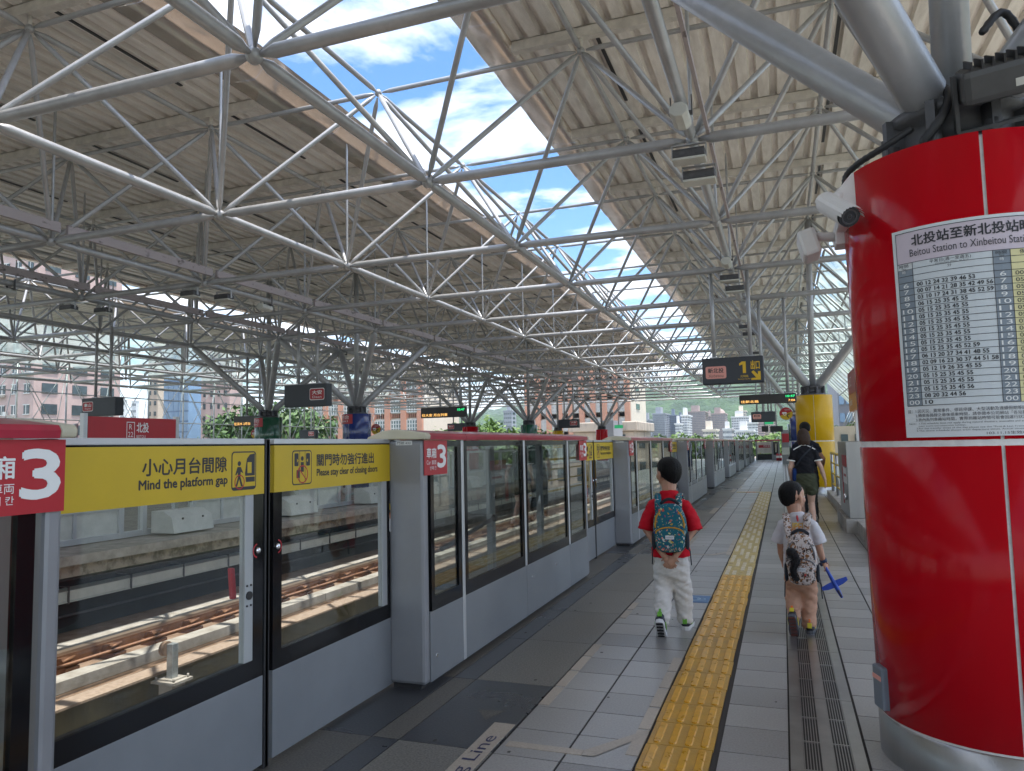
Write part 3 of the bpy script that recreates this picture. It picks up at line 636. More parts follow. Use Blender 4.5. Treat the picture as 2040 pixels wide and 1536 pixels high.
# sloping glass skirts on both sides
def skirt(x0, z0, x1, z1, y0, y1, name, nb):
    sk = thing(name, 'sloping glazed roof skirt with silver bars %s' % nb, 'glass roof', ((x0+x1)/2, (y0+y1)/2, z1))
    y = y0; b2 = MB()
    while y < y1:
        yn = min(y+3.665, y1); g = MB(); g.quad((x0, y+.03, z0), (x1, y+.03, z1), (x1, yn-.03, z1), (x0, yn-.03, z0)); g.build('glass_panel', GLASSR, sk); y = yn
    y = y0
    while y <= y1+.01:
        g = MB(); g.tube((x0, y, z0), (x1, y, z1), .05, 6); g.build('rafter', STEEL, sk)
        if y < y1: b2.tube((x0, y+1.83, z0), (x1, y+1.83, z1), .03, 6)
        y += 3.665
    b2.build('glazing_bars', STEEL, sk)
    for f in (.0, .25, .5, .75, 1.0):
        g = MB(); xx, zz = x0+(x1-x0)*f, z0+(z1-z0)*f-.12; g.tube((xx, y0, zz), (xx, y1, zz), .045, 6); g.build('rail', STEEL, sk)
    return sk
skirt(1.65, 8.05, 5.2, 4.0, 27.2, 63, 'glass_skirt', 'on the right of the platform'); skirt(-34.0, 8.1, -36.2, 6.3, -6, 63, 'glass_skirt', 'beyond the far left platforms')
# lattice side walls with a glass band
def sidewall(X, y0, y1, lab, zt, step):
    sw = thing('lattice_wall', lab, 'wall', (X, (y0+y1)/2, 0)); y = y0; n = 0
    while y < y1:
        g = MB(); g.tube((X, y, -.2), (X, y, zt), .05, 6); g.build('post', STEEL, sw)
        d = MB(); s2 = 1 if X < 0 else -1
        d.tube((X, y, .9), (X, y+step, 2.1), .022, 5); d.tube((X, y+step, 2.1), (X, y, zt), .022, 5); d.tube((X, y, 2.1), (X, y+step, zt), .022, 5); d.tube((X, y+step, .9), (X+s2*.9, y+step/2, 2.3), .02, 5); d.tube((X, y, zt), (X+s2*.9, y+step/2, 2.3), .02, 5); d.tube((X+s2*.9, y+step/2, 2.3), (X, y, .9), .02, 5); d.tube((X+s2*.9, y+step/2, 2.3), (X, y+step, zt), .02, 5)
        d.build('lattice_strut', STEEL, sw)
        g = MB(); g.quad((X-.02, y+.05, .7), (X-.02, y+step-.05, .7), (X-.02, y+step-.05, 2.05), (X-.02, y+.05, 2.05)); g.build('glass_pane', GLASSR, sw); y += step; n += 1
    for z in ((.65, 2.1, zt-.9, zt) if X > 0 else (.65, 2.1, 3.4, 4.8, zt-.7, zt)):
        g = MB(); g.tube((X, y0, z), (X, y1, z), .035, 6); g.build('rail', STEEL, sw)
sidewall(-36, -4, 62, 'far left lattice wall of thin silver struts with pale green glass band', 6.2, 2.75); sidewall(5.2, 14, 62, 'right hand lattice wall of silver struts with glass band behind the yellow column', 4.0, 2.75)
# ------------------------------------------------------------------ tree columns
CRED = mat('column_red', (.44, .002, .008), .13, 0, var=.05, vs=2, spec=.14, coat=.0, bump=.012, bs=5, stretch=(3, 3, .5))
CYEL = mat('column_yellow', (.60, .35, .002), .3, 0, var=.04, vs=2, spec=.3, coat=.05, bump=.01, bs=5, stretch=(3, 3, .5))
CGRN = mat('column_green', (.008, .085, .045), .2, 0, var=.08, vs=2, coat=.5, bump=.2, bs=9, stretch=(3, 3, .1))
CBLU = mat('column_blue', (.012, .03, .16), .2, 0, var=.08, vs=2, coat=.5, bump=.2, bs=9, stretch=(3, 3, .1))
SEAM = mat('white_grout', (.70, .69, .66), .8, 0, .12, 20)
def column(X, Y, m, lab, R=.48, zt=2.68, tp=0.0, up=True, seam=R_(-92), n=64, rot=0, xl=None):
    t = thing('tree_column', lab, 'column', (X, Y, 0), 'coloured roof columns')
    b = MB(); zs = [.185, 1.425, zt]
    for a, c in zip((.19, 1.435), (1.415, zt)):
        for q in range(4):
            a0 = seam+q*math.pi/2+.013; b.lathe([(R-.012+tp*a, a+.0), (R+tp*a, a+.006), (R+tp*c, c-.006), (R-.012+tp*c, c)], (X, Y, 0), n//4, 0, True, a0, a0+math.pi/2-.026)
    b.build('shaft_panel', m, t)
    b = MB(); b.lathe([(R-.015, .15), (R-.006+tp*.19, .19), (R-.006+tp*zt, zt-.03), (R-.03+tp*zt, zt-.01), (.001, zt-.01)], (X, Y, 0), n); b.build('grout', SEAM, t)
    b = MB(); b.lathe([(R+.004, 0), (R+.004, .178), (R-.01, .186)], (X, Y, 0), n); b.build('metal_base', INOX, t)
    b = MB(); b.lathe([(.34, zt-.01), (.34, zt+.05), (.25, zt+.06), (.25, zt+.20), (.30, zt+.21), (.30, zt+.26), (.001, zt+.26)], (X, Y, 0), 24)
    for q in range(8):
        a = q*math.pi/4+.3; b.tube((X+.30*math.cos(a), Y+.30*math.sin(a), zt+.04), (X+.30*math.cos(a), Y+.30*math.sin(a), zt+.12), .035, 6); c_ = Vector((X+.24*math.cos(a), Y+.24*math.sin(a), zt+.15)); b.obox(c_, [(math.cos(a), math.sin(a), 0), (-math.sin(a), math.cos(a), 0), (0, 0, 1)], (.09, .02, .10))
    b.build('bearing_cap', STEELD, t)
    j0 = min(range(-1, 8), key=lambda j: abs((bx(j)+bx(j+1))/2-X)) if X < -3 else -1
    k0 = min(range(-2, 17), key=lambda k: abs((by(k)+by(k+1))/2-Y))
    for jj in (j0, j0+1):
        for kk in (k0, k0+1):
            e = Vector((bx(jj), by(kk), ZB)); s0 = Vector((X, Y, zt+.2)); d = (e-s0).normalized(); s0 = Vector((X, Y, zt+.10))+d*.14; b = MB(); b.tube(s0, e, .105, 20, 0, .2); b.build('branch_strut', STEEL, t)
    b = MB(); b.tube((X, Y, zt+.2), (bx(j0)*.5+bx(j0+1)*.5, Y, ZT), .085, 18); b.build('centre_post', STEEL, t)
    return t
YC = [3.98, 22.03, 40.4, 58.7]
column(.85, YC[0], CRED, 'large glossy red column on a steel base with the timetable poster', zt=2.72, tp=.012)
column(.85, YC[1], CYEL, 'glossy yellow column ahead of the woman in black')
column(.85, YC[2], CBLU, 'blue column half hidden behind the yellow column'); column(.85, YC[3], CGRN, 'thin green column farthest along the near platform')
tagc = []
for X, cols in ((-13.7, (CYEL, CBLU, CGRN, CRED)), (-17.37, (CRED, CGRN, CRED, CYEL))):
    for Y, m, c in zip(YC, cols, range(4)):
        nm = {CYEL: 'yellow', CBLU: 'blue', CGRN: 'green', CRED: 'red'}[m]
        column(X, Y, m, {(-13.7, 0): 'yellow column with slanted struts outside the left edge of the view', (-13.7, 1): 'dark blue column with red platform three plate beyond the tracks', (-13.7, 2): 'small green column behind the red gate canopy', (-13.7, 3): 'distant red column in front of the concrete block house', (-17.37, 0): 'red column with slanted struts at the far left edge', (-17.37, 1): 'dark green column with red platform two plate beyond the tracks', (-17.37, 2): 'red topped column behind the framed poster on the far platform', (-17.37, 3): 'distant yellow topped column under the small hanging sign'}[(X, c)], n=32)
for X, s_, e_ in ((-13.7, '3月台', 'Platform 3'), (-17.37, '2月台', 'Platform 2')):
    p = thing('platform_plate', 'small red platform number plate fixed on the dark %s column' % ('blue' if X > -15 else 'green'), 'sign', (X, 21.53, 2.4))
    b = MB(); R2 = .492
    fn = lambda x, y: (X+R2*math.sin(x), 22.03-R2*math.cos(x), y)
    for i in range(8): b.quad(fn(-1.1+i*.17, 2.34), fn(-.93+i*.17, 2.34), fn(-.93+i*.17, 2.66), fn(-1.1+i*.17, 2.66))
    b.build('plate', RED, p); R2b = .496; b = MB(); fn2 = lambda x, y: (X+R2b*math.sin(x), 22.03-R2b*math.cos(x), y)
    put(b, s_, (0, 0, 0), (1, 0, 0), (0, 0, 1), -.95, .0, 2.5, 2.63, 0, fn2); put(b, e_, (0, 0, 0), (1, 0, 0), (0, 0, 1), -.95, -.1, 2.40, 2.47, 0, fn2); b.build('lettering', WHITE, p)
# ------------------------------------------------------------------ lamps and loudspeakers on the frame
def flood(p, lab, d=Vector((1, 0, 0))):
    t = thing('floodlight', lab, 'floodlight', p, 'floodlights under the roof frame'); x, y, z = p; t.scale = (.8, .8, .8)
    b = MB(); b.box(x-.24, x+.24, y-.13, y+.13, z-.30, z-.20); [b.box(x-.24, x+.24, y-.12+i*.05, y-.10+i*.05, z-.20, z-.165) for i in range(5)]; b.build('body', STEELD, t, .012)
    b = MB(); b.box(x-.25, x+.25, y-.14, y+.14, z-.345, z-.305); b.build('lens_frame', CREAMP, t, .01)
    b = MB(); [b.box(x+s_*.255-.008, x+s_*.255+.008, y-.03, y+.03, z-.28, z-.08) for s_ in (-1, 1)]; b.box(x-.26, x+.26, y-.03, y+.03, z-.085, z-.065); b.build('bracket', STEEL, t)
for k in (2, 4, 6, 8):
    flood((bx(0)-.03, by(k)-.12, ZB-.04), '%s front floodlight under the roof nodes above the platform, counted from the camera' % ORD[k//2-1]); flood((bx(0)+.06, by(k)+.12, ZB-.24), '%s rear floodlight under the roof nodes above the platform, counted from the camera' % ORD[k//2-1])
for X, k, nm in ((bx(3), 1, 'upper left by the rusty channel'), (bx(3), 3, 'above the red destination sign'), (bx(4), 2, 'left over the far platform'), (bx(4), 3, 'over the green column'), (bx(5), 2, 'far left behind the hanging sign')):
    flood((X-.3, by(k)-.1, ZB-.04), 'left floodlight of a dark pair on the roof frame, %s' % nm); flood((X+.1, by(k)+.5, ZB-.04), 'right floodlight of a dark pair on the roof frame, %s' % nm)
def speaker(p, lab):
    t = thing('loudspeaker', lab, 'loudspeaker', p, 'white box loudspeakers on the roof chords'); x, y, z = p
    b = MB(); P = [(x+.105*math.cos(R_(22.5+45*i)), z-.2+.085*math.sin(R_(22.5+45*i))) for i in range(8)]; b.prism(P, 1, y-.2, y+.2); b.build('housing', CREAMP, t, .012)
    b = MB(); b.box(x-.12, x+.12, y+.10, y+.14, z-.14, z-.10); b.box(x-.12, x-.11, y+.1, y+.14, z-.1, z+.08); b.box(x+.11, x+.12, y+.1, y+.14, z-.1, z+.08); b.build('strap', STEELD, t)
for i, (X, Y) in enumerate(((bx(0), 8.0), (bx(0), 15.1), (bx(0), 22.3), (bx(0), 29.5))): speaker((X, Y, ZB), 'white loudspeaker under the roof chord above the platform, %s from the camera' % ORD[i])
for i, (X, Y) in enumerate(((bx(3), 14.9), (bx(3), 26), (bx(4), 11.0), (bx(4), 24))): speaker((X, Y, ZB), 'small white loudspeaker under the far roof chord, %s of the left rows' % ORD[i])
# ------------------------------------------------------------------ hanging signs
SIGNB = mat('sign_charcoal', (.035, .04, .05), .45, 0, .08, 4)
DISP = mat('display_dark', (.03, .028, .026), .35)
def hang(name, lab, x0, x1, z0, z1, Y, th=.22, posts=(.2, .8), zp=ZB, m=None, cat='sign', pm=None, xp=None):
    t = thing(name, lab, cat, ((x0+x1)/2, Y, z0)); b = MB(); b.box(x0, x1, Y, Y+th, z0, z1); b.build('case', m or SIGNB, t, .02)
    for f in posts:
        b = MB(); xx = x0+(x1-x0)*f; b.tube((xx, Y+th/2, z1-.01), (xx, Y+th/2, zp), .042, 8); b.box(xx-.09, xx+.09, Y+th/2-.06, Y+th/2+.06, z1, z1+.03); b.build('hanger', pm or STEEL, t)
    return t
Y = 16.5; a = at(1398, 714, 1, Y); c = at(1523, 762, 1, Y); x0, x1, z1, z0 = a.x, c.x, a.z-.01, c.z+.01
t = hang('exit_sign', 'charcoal hanging exit sign with salmon destination panel and yellow arrow', x0, x1, z0, z1, Y); W_ = x1-x0; H_ = z1-z0; O = (x0, Y-.004, z0); Rv, Uv = (1, 0, 0), (0, 0, 1)
b = MB(); rrect(b, O, Rv, Uv, .055*W_, .395*W_, .21*H_, .68*H_, .04, 0); put(b, '新北投', O, Rv, Uv, .095*W_, .35*W_, .43*H_, .61*H_, 1, bold=.003); put(b, 'Xinbeitou', O, Rv, Uv, .10*W_, .345*W_, .26*H_, .38*H_, 1); b.build('destination_panel', [PINK, INK], t)
b = MB(); b.add([Vector(O)+Vector((u*W_, -.003, v*H_)) for u, v in ((.61, .74), (.655, .81), (.715, .81), (.715, .37), (.665, .37), (.665, .70), (.61, .66))], [tuple(range(7))[::-1]], 0)
put(b, '出口', O, Rv, Uv, .795*W_, .935*W_, .50*H_, .82*H_, 0, bold=.004); put(b, '光明路', O, Rv, Uv, .62*W_, .75*W_, .21*H_, .30*H_, 0); put(b, 'Guangming Rd.', O, Rv, Uv, .58*W_, .785*W_, .12*H_, .18*H_, 0)
ar = [(.80, .40), (.835, .46), (.905, .29), (.905, .42), (.945, .42), (.945, .10), (.795, .10), (.795, .17), (.875, .18)]
b.add([Vector(O)+Vector((u*W_, -.003, v*H_)) for u, v in ar], [tuple(range(9))[::-1]], 0); b.build('exit_marking', GOLD, t)
EMG = mat('led_green', (.02, .75, .22), .5, emit=.9); EMO = mat('led_amber', (.85, .45, .12), .5, emit=.9)
def led(lab, x0, x1, z0, z1, Y, l1, l2, l3=None, posts=(.42, .86)):
    t = hang('display_board', lab, x0, x1, z0, z1, Y, .18, posts, m=BLACKM, cat='display'); W_ = x1-x0; H_ = z1-z0; O = (x0, Y-.004, z0)
    b = MB(); rect(b, O, (1, 0, 0), (0, 0, 1), .02*W_, .98*W_, .06*H_, .94*H_); b.build('screen', DISP, t); O = (x0, Y-.008, z0)
    b = MB(); put(b, l1, O, (1, 0, 0), (0, 0, 1), .82*W_, .975*W_, .60*H_, .82*H_); b.build('clock_digits', EMG, t)
    b = MB(); put(b, l2, O, (1, 0, 0), (0, 0, 1), .03*W_, .345*W_ if l3 else .6*W_, .12*H_, .40*H_)
    if l3: put(b, l3, O, (1, 0, 0), (0, 0, 1), .86*W_, .975*W_, .16*H_, .38*H_)
    b.build('message', EMO, t)
a = at(1472, 783, 1, 20.2); c = at(1587, 800, 1, 20.2); led('black train display board showing the time and amber text beside the yellow column', a.x, c.x, c.z-.02, a.z-.06, 20.2, '10:47', '往新北投', '7:06')
def dest(lab, px0, px1, py0, py1, Y, s1, s2, fx, pm=RED, name='destination_sign', ink=WHITE, th=.3, posts=(.28, .72), zp=ZB):
    a = at(px0, py0, 1, Y); c = at(px1, py1, 1, Y); x0, x1, z1, z0 = a.x, c.x, a.z, c.z
    t = hang(name, lab, x0, x1, z0, z1, Y, th, posts, zp); W_ = x1-x0; H_ = z1-z0; O = (x0, Y-.004, z0); u0, u1 = fx
    b = MB(); rrect(b, O, (1, 0, 0), (0, 0, 1), (u0-.008)*W_, (u1+.008)*W_, .27*H_, .80*H_, .05, 1); rrect(b, O, (1, 0, 0), (0, 0, 1), u0*W_, u1*W_, .30*H_, .77*H_, .05, 0, .002)
    O = (x0, Y-.007, z0); put(b, s1, O, (1, 0, 0), (0, 0, 1), (u0+.05)*W_, (u1-.05)*W_, .52*H_, .70*H_, 1, bold=.004); put(b, s2, O, (1, 0, 0), (0, 0, 1), (u0+.06)*W_, (u1-.06)*W_, .36*H_, .46*H_, 1); b.build('destination_panel', [pm, ink], t)
dest('charcoal hanging sign with red 大安 Daan panel over the tracks', 566, 650, 768, 808, 18.3, '大安', 'Daan', (.62, .95)); dest('charcoal hanging sign with red 象山 Xiangshan panel at the far left', 163, 229, 794, 827, 16.0, '象山', 'Xiangshan', (.04, .34))
dest('small charcoal hanging sign between the green and blue columns', 597, 629, 857, 873, 40, '淡水', 'Tamsui', (.55, .88), posts=(.2, .8)); dest('small charcoal sign just above the red gate canopy', 891, 929, 844, 858, 43, '象山', 'Xiangshan', (.04, .36)); dest('small charcoal hanging sign in front of the orange and white building', 1112, 1153, 836, 852, 44, '大安', 'Daan', (.58, .93))
dest('small charcoal hanging sign with salmon panel left of the round emergency sign', 1496, 1545, 821, 840, 39, '新北投', 'Xinbeitou', (.07, .42), PINK, ink=INK, posts=(.25, .5, .72, .85))
a = at(838, 813, 1, 30); c = at(928, 830, 1, 30); led('black display board with amber text hanging over the gate canopy', a.x, c.x, c.z, a.z, 30, '10:47', '往大安 月台列車', None)
a = at(465, 830, 1, 23.5); c = at(522, 848, 1, 23.5); led('dark display board hanging left of the green column', a.x, c.x, c.z, a.z, 23.5, '10:47', '往淡水 2月台', None)
a = at(1523, 840, 1, 46); c = at(1541, 845, 1, 46); t = hang('exit_lamp', 'small green emergency exit sign box above the dark monitors', a.x, c.x, c.z, a.z, 46, .1, (.5,)); b = MB(); rect(b, (a.x, 45.99, c.z), (1, 0, 0), (0, 0, 1), 0, c.x-a.x, 0, a.z-c.z); b.build('green_panel', mat('exit_green', (.03, .40, .16), .5, emit=.25), t)
a = at(1224, 847, 1, 62); c = at(1241, 853, 1, 62); t = hang('exit_lamp', 'green emergency exit sign box beside the distant red column', a.x, c.x, c.z, a.z, 62, .1, (.5,)); b = MB(); rect(b, (a.x, 61.99, c.z), (1, 0, 0), (0, 0, 1), 0, c.x-a.x, 0, a.z-c.z); b.build('green_panel', MATS['exit_green'], t)
for nm, px0, px1 in (('left', 1517, 1531), ('right', 1534, 1560)):
    a = at(px0, 849, 1, 47); c = at(px1, 860, 1, 47); t = hang('monitor', 'black platform monitor hanging at the far end, %s one of two' % nm, a.x, c.x, c.z, a.z, 47, .12, (.5,), m=BLACKM, cat='monitor')
# station name board on the far platform
nb = thing('station_sign', 'red station name board 北投 Beitou standing on the far platform', 'sign', (-13, 12, 0)); X = -12.98
b = MB(); b.box(X-.05, X, 10.95, 13.22, 1.25, 2.24); b.build('panel', RED, nb); [MB().box(X-.09, X+.01, yy, yy+.09, 0, 2.30).build('post', ALU, nb) for yy in (10.84, 13.22)]
b = MB(); O = (X+.004, 10.95, 1.25); Rv, Uv = (0, 1, 0), (0, 0, 1)
put(b, '北投', O, Rv, Uv, 1.18, 1.50, .68, .89, 0, bold=.004); put(b, 'BEITOU', O, Rv, Uv, 1.18, 1.42, .56, .62, 0); put(b, '北投 베이터우', O, Rv, Uv, 1.18, 1.52, .47, .52, 0); put(b, '台北車站', O, Rv, Uv, .66, .98, .29, .36, 0); put(b, '3', O, Rv, Uv, 1.86, 1.93, .26, .38, 0); put(b, '月台', O, Rv, Uv, 1.96, 2.12, .27, .37, 0); put(b, '大安', O, Rv, Uv, .36, .54, .30, .42, 0, bold=.002); put(b, 'Daan', O, Rv, Uv, .36, .54, .20, .25, 0)
put(b, 'R', O, Rv, Uv, .985, 1.065, .74, .85, 0); put(b, '22', O, Rv, Uv, .96, 1.09, .58, .69, 0)
frame2(b, O, Rv, Uv, .92, 1.13, .53, .90, .015, 0, .001); frame2(b, O, Rv, Uv, .28, .62, .15, .47, .012, 0, .001)
b.add([(X+.005, 10.95+u, 1.25+v) for u, v in ((.05, .34), (.12, .41), (.15, .41), (.10, .36), (.24, .36), (.24, .32), (.10, .32), (.15, .27), (.12, .27))], [tuple(range(9))], 0); b.build('lettering', WHITE, nb)
b = thing('notice_board', 'dark red notice board left of the station name board', 'board', (-13.6, 10.4, 0)); m = MB(); c0 = at(118, 846, 0, -13.6); c1 = at(150, 846, 0, -13.6); m.box(-13.65, -13.6, c0.y, c1.y, .9, c0.z); m.build('panel', mat('dark_red', (.22, .02, .03), .5), b); [MB().box(-13.66, -13.59, q, q+.06, 0, c0.z+.03).build('post', ALU, b) for q in (c0.y-.06, c1.y)]
# round emergency signs
def roundsign(lab, px, py, r, Y):
    c = at(px, py, 1, Y); t = thing('round_sign', lab, 'sign', c); b = MB(); b.tube((c.x, Y-.015, c.z), (c.x, Y+.015, c.z), r, 28); b.build('disc', RED, t)
    b = MB(); disc(b, (c.x, Y-.018, c.z), (1, 0, 0), (0, 0, 1), 0, 0, r*.97, 0, 0, 0, 20, R_(200), R_(380)); b.build('yellow_segment', YEL, t)
    b = MB(); disc(b, (c.x, Y-.022, c.z), (1, 0, 0), (0, 0, 1), .45*r, -.35*r, .35*r, 1, 0, .2*r, 12, R_(60), R_(260)); rrect(b, (c.x, Y-.022, c.z), (1, 0, 0), (0, 0, 1), -.6*r, .1*r, .0, .25*r, .08*r, 0); put(b, '緊急停車', (c.x, Y-.022, c.z), (1, 0, 0), (0, 0, 1), -.2*r, .6*r, .5*r, .7*r, 0); disc(b, (c.x, Y-.022, c.z), (1, 0, 0), (0, 0, 1), -.2*r, -.05*r, .25*r, 0, .001, .16*r); b.build('symbol', [WHITE, INK], t)
    b = MB(); b.box(c.x-.02, c.x+r*1.6, Y+.016, Y+.05, c.z-.03, c.z+.03); b.build('bracket', ALU, t)
roundsign('round red and yellow emergency sign left of the yellow column', 1566, 824, .19, 24.0); roundsign('round red and yellow emergency sign right of the blue column', 749, 855, .19, 23.2); roundsign('round red and yellow emergency sign left of the green column', 508, 864, .19, 24.0)
# ------------------------------------------------------------------ things on the red column
CX, CY, CR = .85, 3.98, .48
PA = math.asin((.505-CX)/(CR+.026)) ; PX0 = PA
def pf(e):
    def f(x, y): a_ = PA+x*.94/CR; q = CR+e+.012*(1.452+y); return (CX+q*math.sin(a_), CY-q*math.cos(a_), 1.452+y)
    return f
tt = thing('timetable', 'white timetable poster wrapped around the red column', 'poster', (CX, CY-CR, 1.45)); PW, PH = .80, .905
b = MB(); K = 24
def crect(mb, x0, x1, y0, y1, m, e):
    f = pf(e); n = max(1, int((x1-x0)/.03))
    for i in range(n):
        u0 = x0+(x1-x0)*i/n; u1 = x0+(x1-x0)*(i+1)/n; mb.quad(f(u0, y0), f(u1, y0), f(u1, y1), f(u0, y1), m)
crect(b, 0, PW, 0, PH, 0, .007); b.build('sheet', mat('paper', (.66, .68, .69), .45, 0, .03, 3), tt)
LIL = mat('paper_lilac', (.58, .50, .56), .5); SLATE = mat('paper_slate', (.22, .26, .30), .5); CRM = mat('paper_cream', (.70, .64, .33), .5); LGR = mat('paper_grey', (.60, .64, .66), .5)
b = MB(); crect(b, .018, PW-.018, .755, .888, 0, .009); yT = .755; rh = (.755-.135)/22
xs = [.018, .082, .375, .437, PW-.018]
crect(b, xs[0], xs[1], .135, .725, 1, .009); crect(b, xs[2], xs[3], .135, yT, 1, .009); crect(b, xs[3], xs[4], .135, yT, 2, .009); crect(b, xs[1], xs[2], .135, yT, 3, .009); b.build('table_fill', [LIL, SLATE, CRM, LGR], tt)
b = MB(); lw = .0022
for k in range(23):
    if k != 1 or 1: crect(b, xs[0] if k > 0 else xs[0], xs[4], .135+rh*(22-k)-lw/2, .135+rh*(22-k)+lw/2, 0, .0105)
for x in xs: crect(b, x-lw/2, x+lw/2, .135, .755, 0, .0105)
for x in (.018, PW-.018): crect(b, x-lw/2, x+lw/2, .755, .89, 0, .0105)
crect(b, .018, PW-.018, .888, .891, 0, .0105)
rows = ['00 12 24 32 39 46 53', '00 07 14 21 28 35 42 49 56', '03 10 17 24 31 38 45 52 59', '06 15 25 35 45 55']+['05 15 25 35 45 55']*6+['05 15 25 35 45 52 59', '06 13 20 27 34 41 48 55', '02 09 16 23 30 37 44 51 58', '05 12 19 26 35 45 55', '05 15 25 35 45 55', '05 15 25 35 45 55', '05 15 25 35 45 56', '08 20 32 44 56', '10']
hrs = [str(h) for h in range(6, 24)]+['00']; fb = pf(.0112); Z = ((0, 0, 0), (1, 0, 0), (0, 0, 1)); wht = MB()
for i, (h, r_) in enumerate(zip(hrs, rows)):
    y0 = .135+rh*(22-3-i)-rh+.006; y1 = y0+rh-.0115
    put(b, r_, *Z, .095, .095+.0305*len(r_.split()), y0, y1, 0, fb, bold=.0006); wx = .022 if len(h) > 1 else .011
    put(b, h, *Z, .05-wx, .05+wx, y0-.001, y1+.001, 1, fb); put(b, h, *Z, .406-wx, .406+wx, y0-.001, y1+.001, 1, fb); put(b, '00 20 40' if i == 0 else '05 25 45', *Z, .45, .56, y0, y1, 0, fb)
yy = .135+rh*21
put(b, '北投站至新北投站時刻表', *Z, .085, .62, .825, .873, 0, fb, bold=.0012); put(b, 'Beitou Station to Xinbeitou Station Timetable', *Z, .075, .66, .780, .812, 0, fb)
put(b, '平常日(週一至週五)', *Z, .15, .30, yy+.008, yy+rh-.003, 0, fb); put(b, 'Weekdays (Mon. to Fri.)', *Z, .17, .29, yy+.001, yy+.007, 0, fb); put(b, '分', *Z, .215, .23, yy-rh+.012, yy-.004, 0, fb); put(b, '例假日', *Z, .47, .55, yy+.006, yy+rh-.004, 0, fb)
for x in (.025, .385): put(b, '時間', *Z, x, x+.04, yy+.010, yy+rh-.004, 0, fb); put(b, 'Time', *Z, x+.01, x+.03, yy+.002, yy+.008, 0, fb); put(b, '時', *Z, x+.013, x+.028, yy-rh+.012, yy-.004, 1, fb)
put(b, '註：1.因天災、異常事件、停班停課、大型活動及連續假期等狀況，將', *Z, .018, .50, .103, .119, 0, fb); put(b, '2.轉乘各路線之最後搭車時間，請參閱本公司網站「各站首末班車', *Z, .05, .50, .085, .100, 0, fb); put(b, '3.表內為列車離站時間，實際到離站時間可能會因運行狀況稍有差', *Z, .05, .50, .067, .082, 0, fb)
put(b, 'Note：1.This schedule does not apply during natural disasters, anomalies and accidents, go', *Z, .02, .50, .053, .062, 0, fb); put(b, 'major events and consecutive holidays.', *Z, .06, .24, .043, .051, 0, fb); put(b, '2.For last transfer times of the day please see the "First & Last Trains" schedule', *Z, .05, .50, .033, .041, 0, fb); put(b, '3.The above schedule shows train departure times. Actual times may vary.', *Z, .05, .50, .023, .031, 0, fb); put(b, '103.11.15生效/Effective from', *Z, .31, .56, .006, .019, 0, fb)
b.build('print', [INK, WHITE], tt)
# cctv cameras
CAMW = mat('camera_white', (.72, .70, .68), .4, 0, .04, 8); LENS = mat('camera_lens', (.012, .012, .015), .08, coat=.5)
t = thing('security_camera', 'white bullet security camera with black lens on the red column', 'camera', (.37, 3.9, 2.6))
a = at(1715, 368, 1, 3.93); c = at(1724, 440, 1, 3.93)
b = MB(); b.prism([(.445, 2.715), (.445, 2.52), (.38, 2.475), (.30, 2.475), (.295, 2.63), (.37, 2.715)], 1, 3.78, 3.95); b.build('mount_box', CAMW, t, .004)
b = MB(); p1 = at(1689, 430, 1, 3.62); p0 = at(1645, 405, 1, 3.82); b.tube(p0, p1, .05, 24); b.build('body', CAMW, t, .006)
dv_ = (p1-p0).normalized(); sd2 = dv_.cross(Vector((0, 0, 1))).normalized(); up2 = sd2.cross(dv_)
b = MB(); b.tube(p1-dv_*.03, p1+dv_*.018, .047, 24); b.build('lens', LENS, t); b = MB(); disc(b, p1+dv_*.019, sd2, up2, 0, 0, .036, 0, 0, .028); disc(b, p1+dv_*.019, sd2, up2, 0, 0, .012, 0, 0, .009); b.build('lens_ring', mat('lens_grey', (.06, .06, .065), .2), t)
b = MB(); n = 10
for i in range(n):
    a0, a1 = R_(5+170*i/n), R_(5+170*(i+1)/n); q = [p0+dv_*.0, p1+dv_*.045]
    vs = [q[0]+(sd2*math.cos(a0)+up2*math.sin(a0))*.056, q[0]+(sd2*math.cos(a1)+up2*math.sin(a1))*.056, q[1]+(sd2*math.cos(a1)+up2*math.sin(a1))*.056, q[1]+(sd2*math.cos(a0)+up2*math.sin(a0))*.05]
    b.add(vs, [(0, 1, 2, 3)], 0, True)
b.build('sun_shield', CAMW, t); b = MB(); b.tube((.33, 3.82, 2.64), p0+dv_*.06, .03, 12); b.build('ball_joint', CAMW, t)
t = thing('security_camera', 'second white security camera pointing away below the first on the red column', 'camera', (.3, 4.05, 2.47))
b = MB(); b.box(.30, .40, 4.0, 4.13, 2.43, 2.54); b.build('mount_box', CAMW, t, .005); b = MB(); b.tube((.30, 4.06, 2.485), (.21, 4.06, 2.495), .024, 12); b.build('arm', CAMW, t)
b = MB(); b.obox((.175, 4.07, 2.455), [(.97, 0, .25), (0, 1, 0), (-.25, 0, .97)], (.045, .10, .07)); b.build('body', CAMW, t, .018)
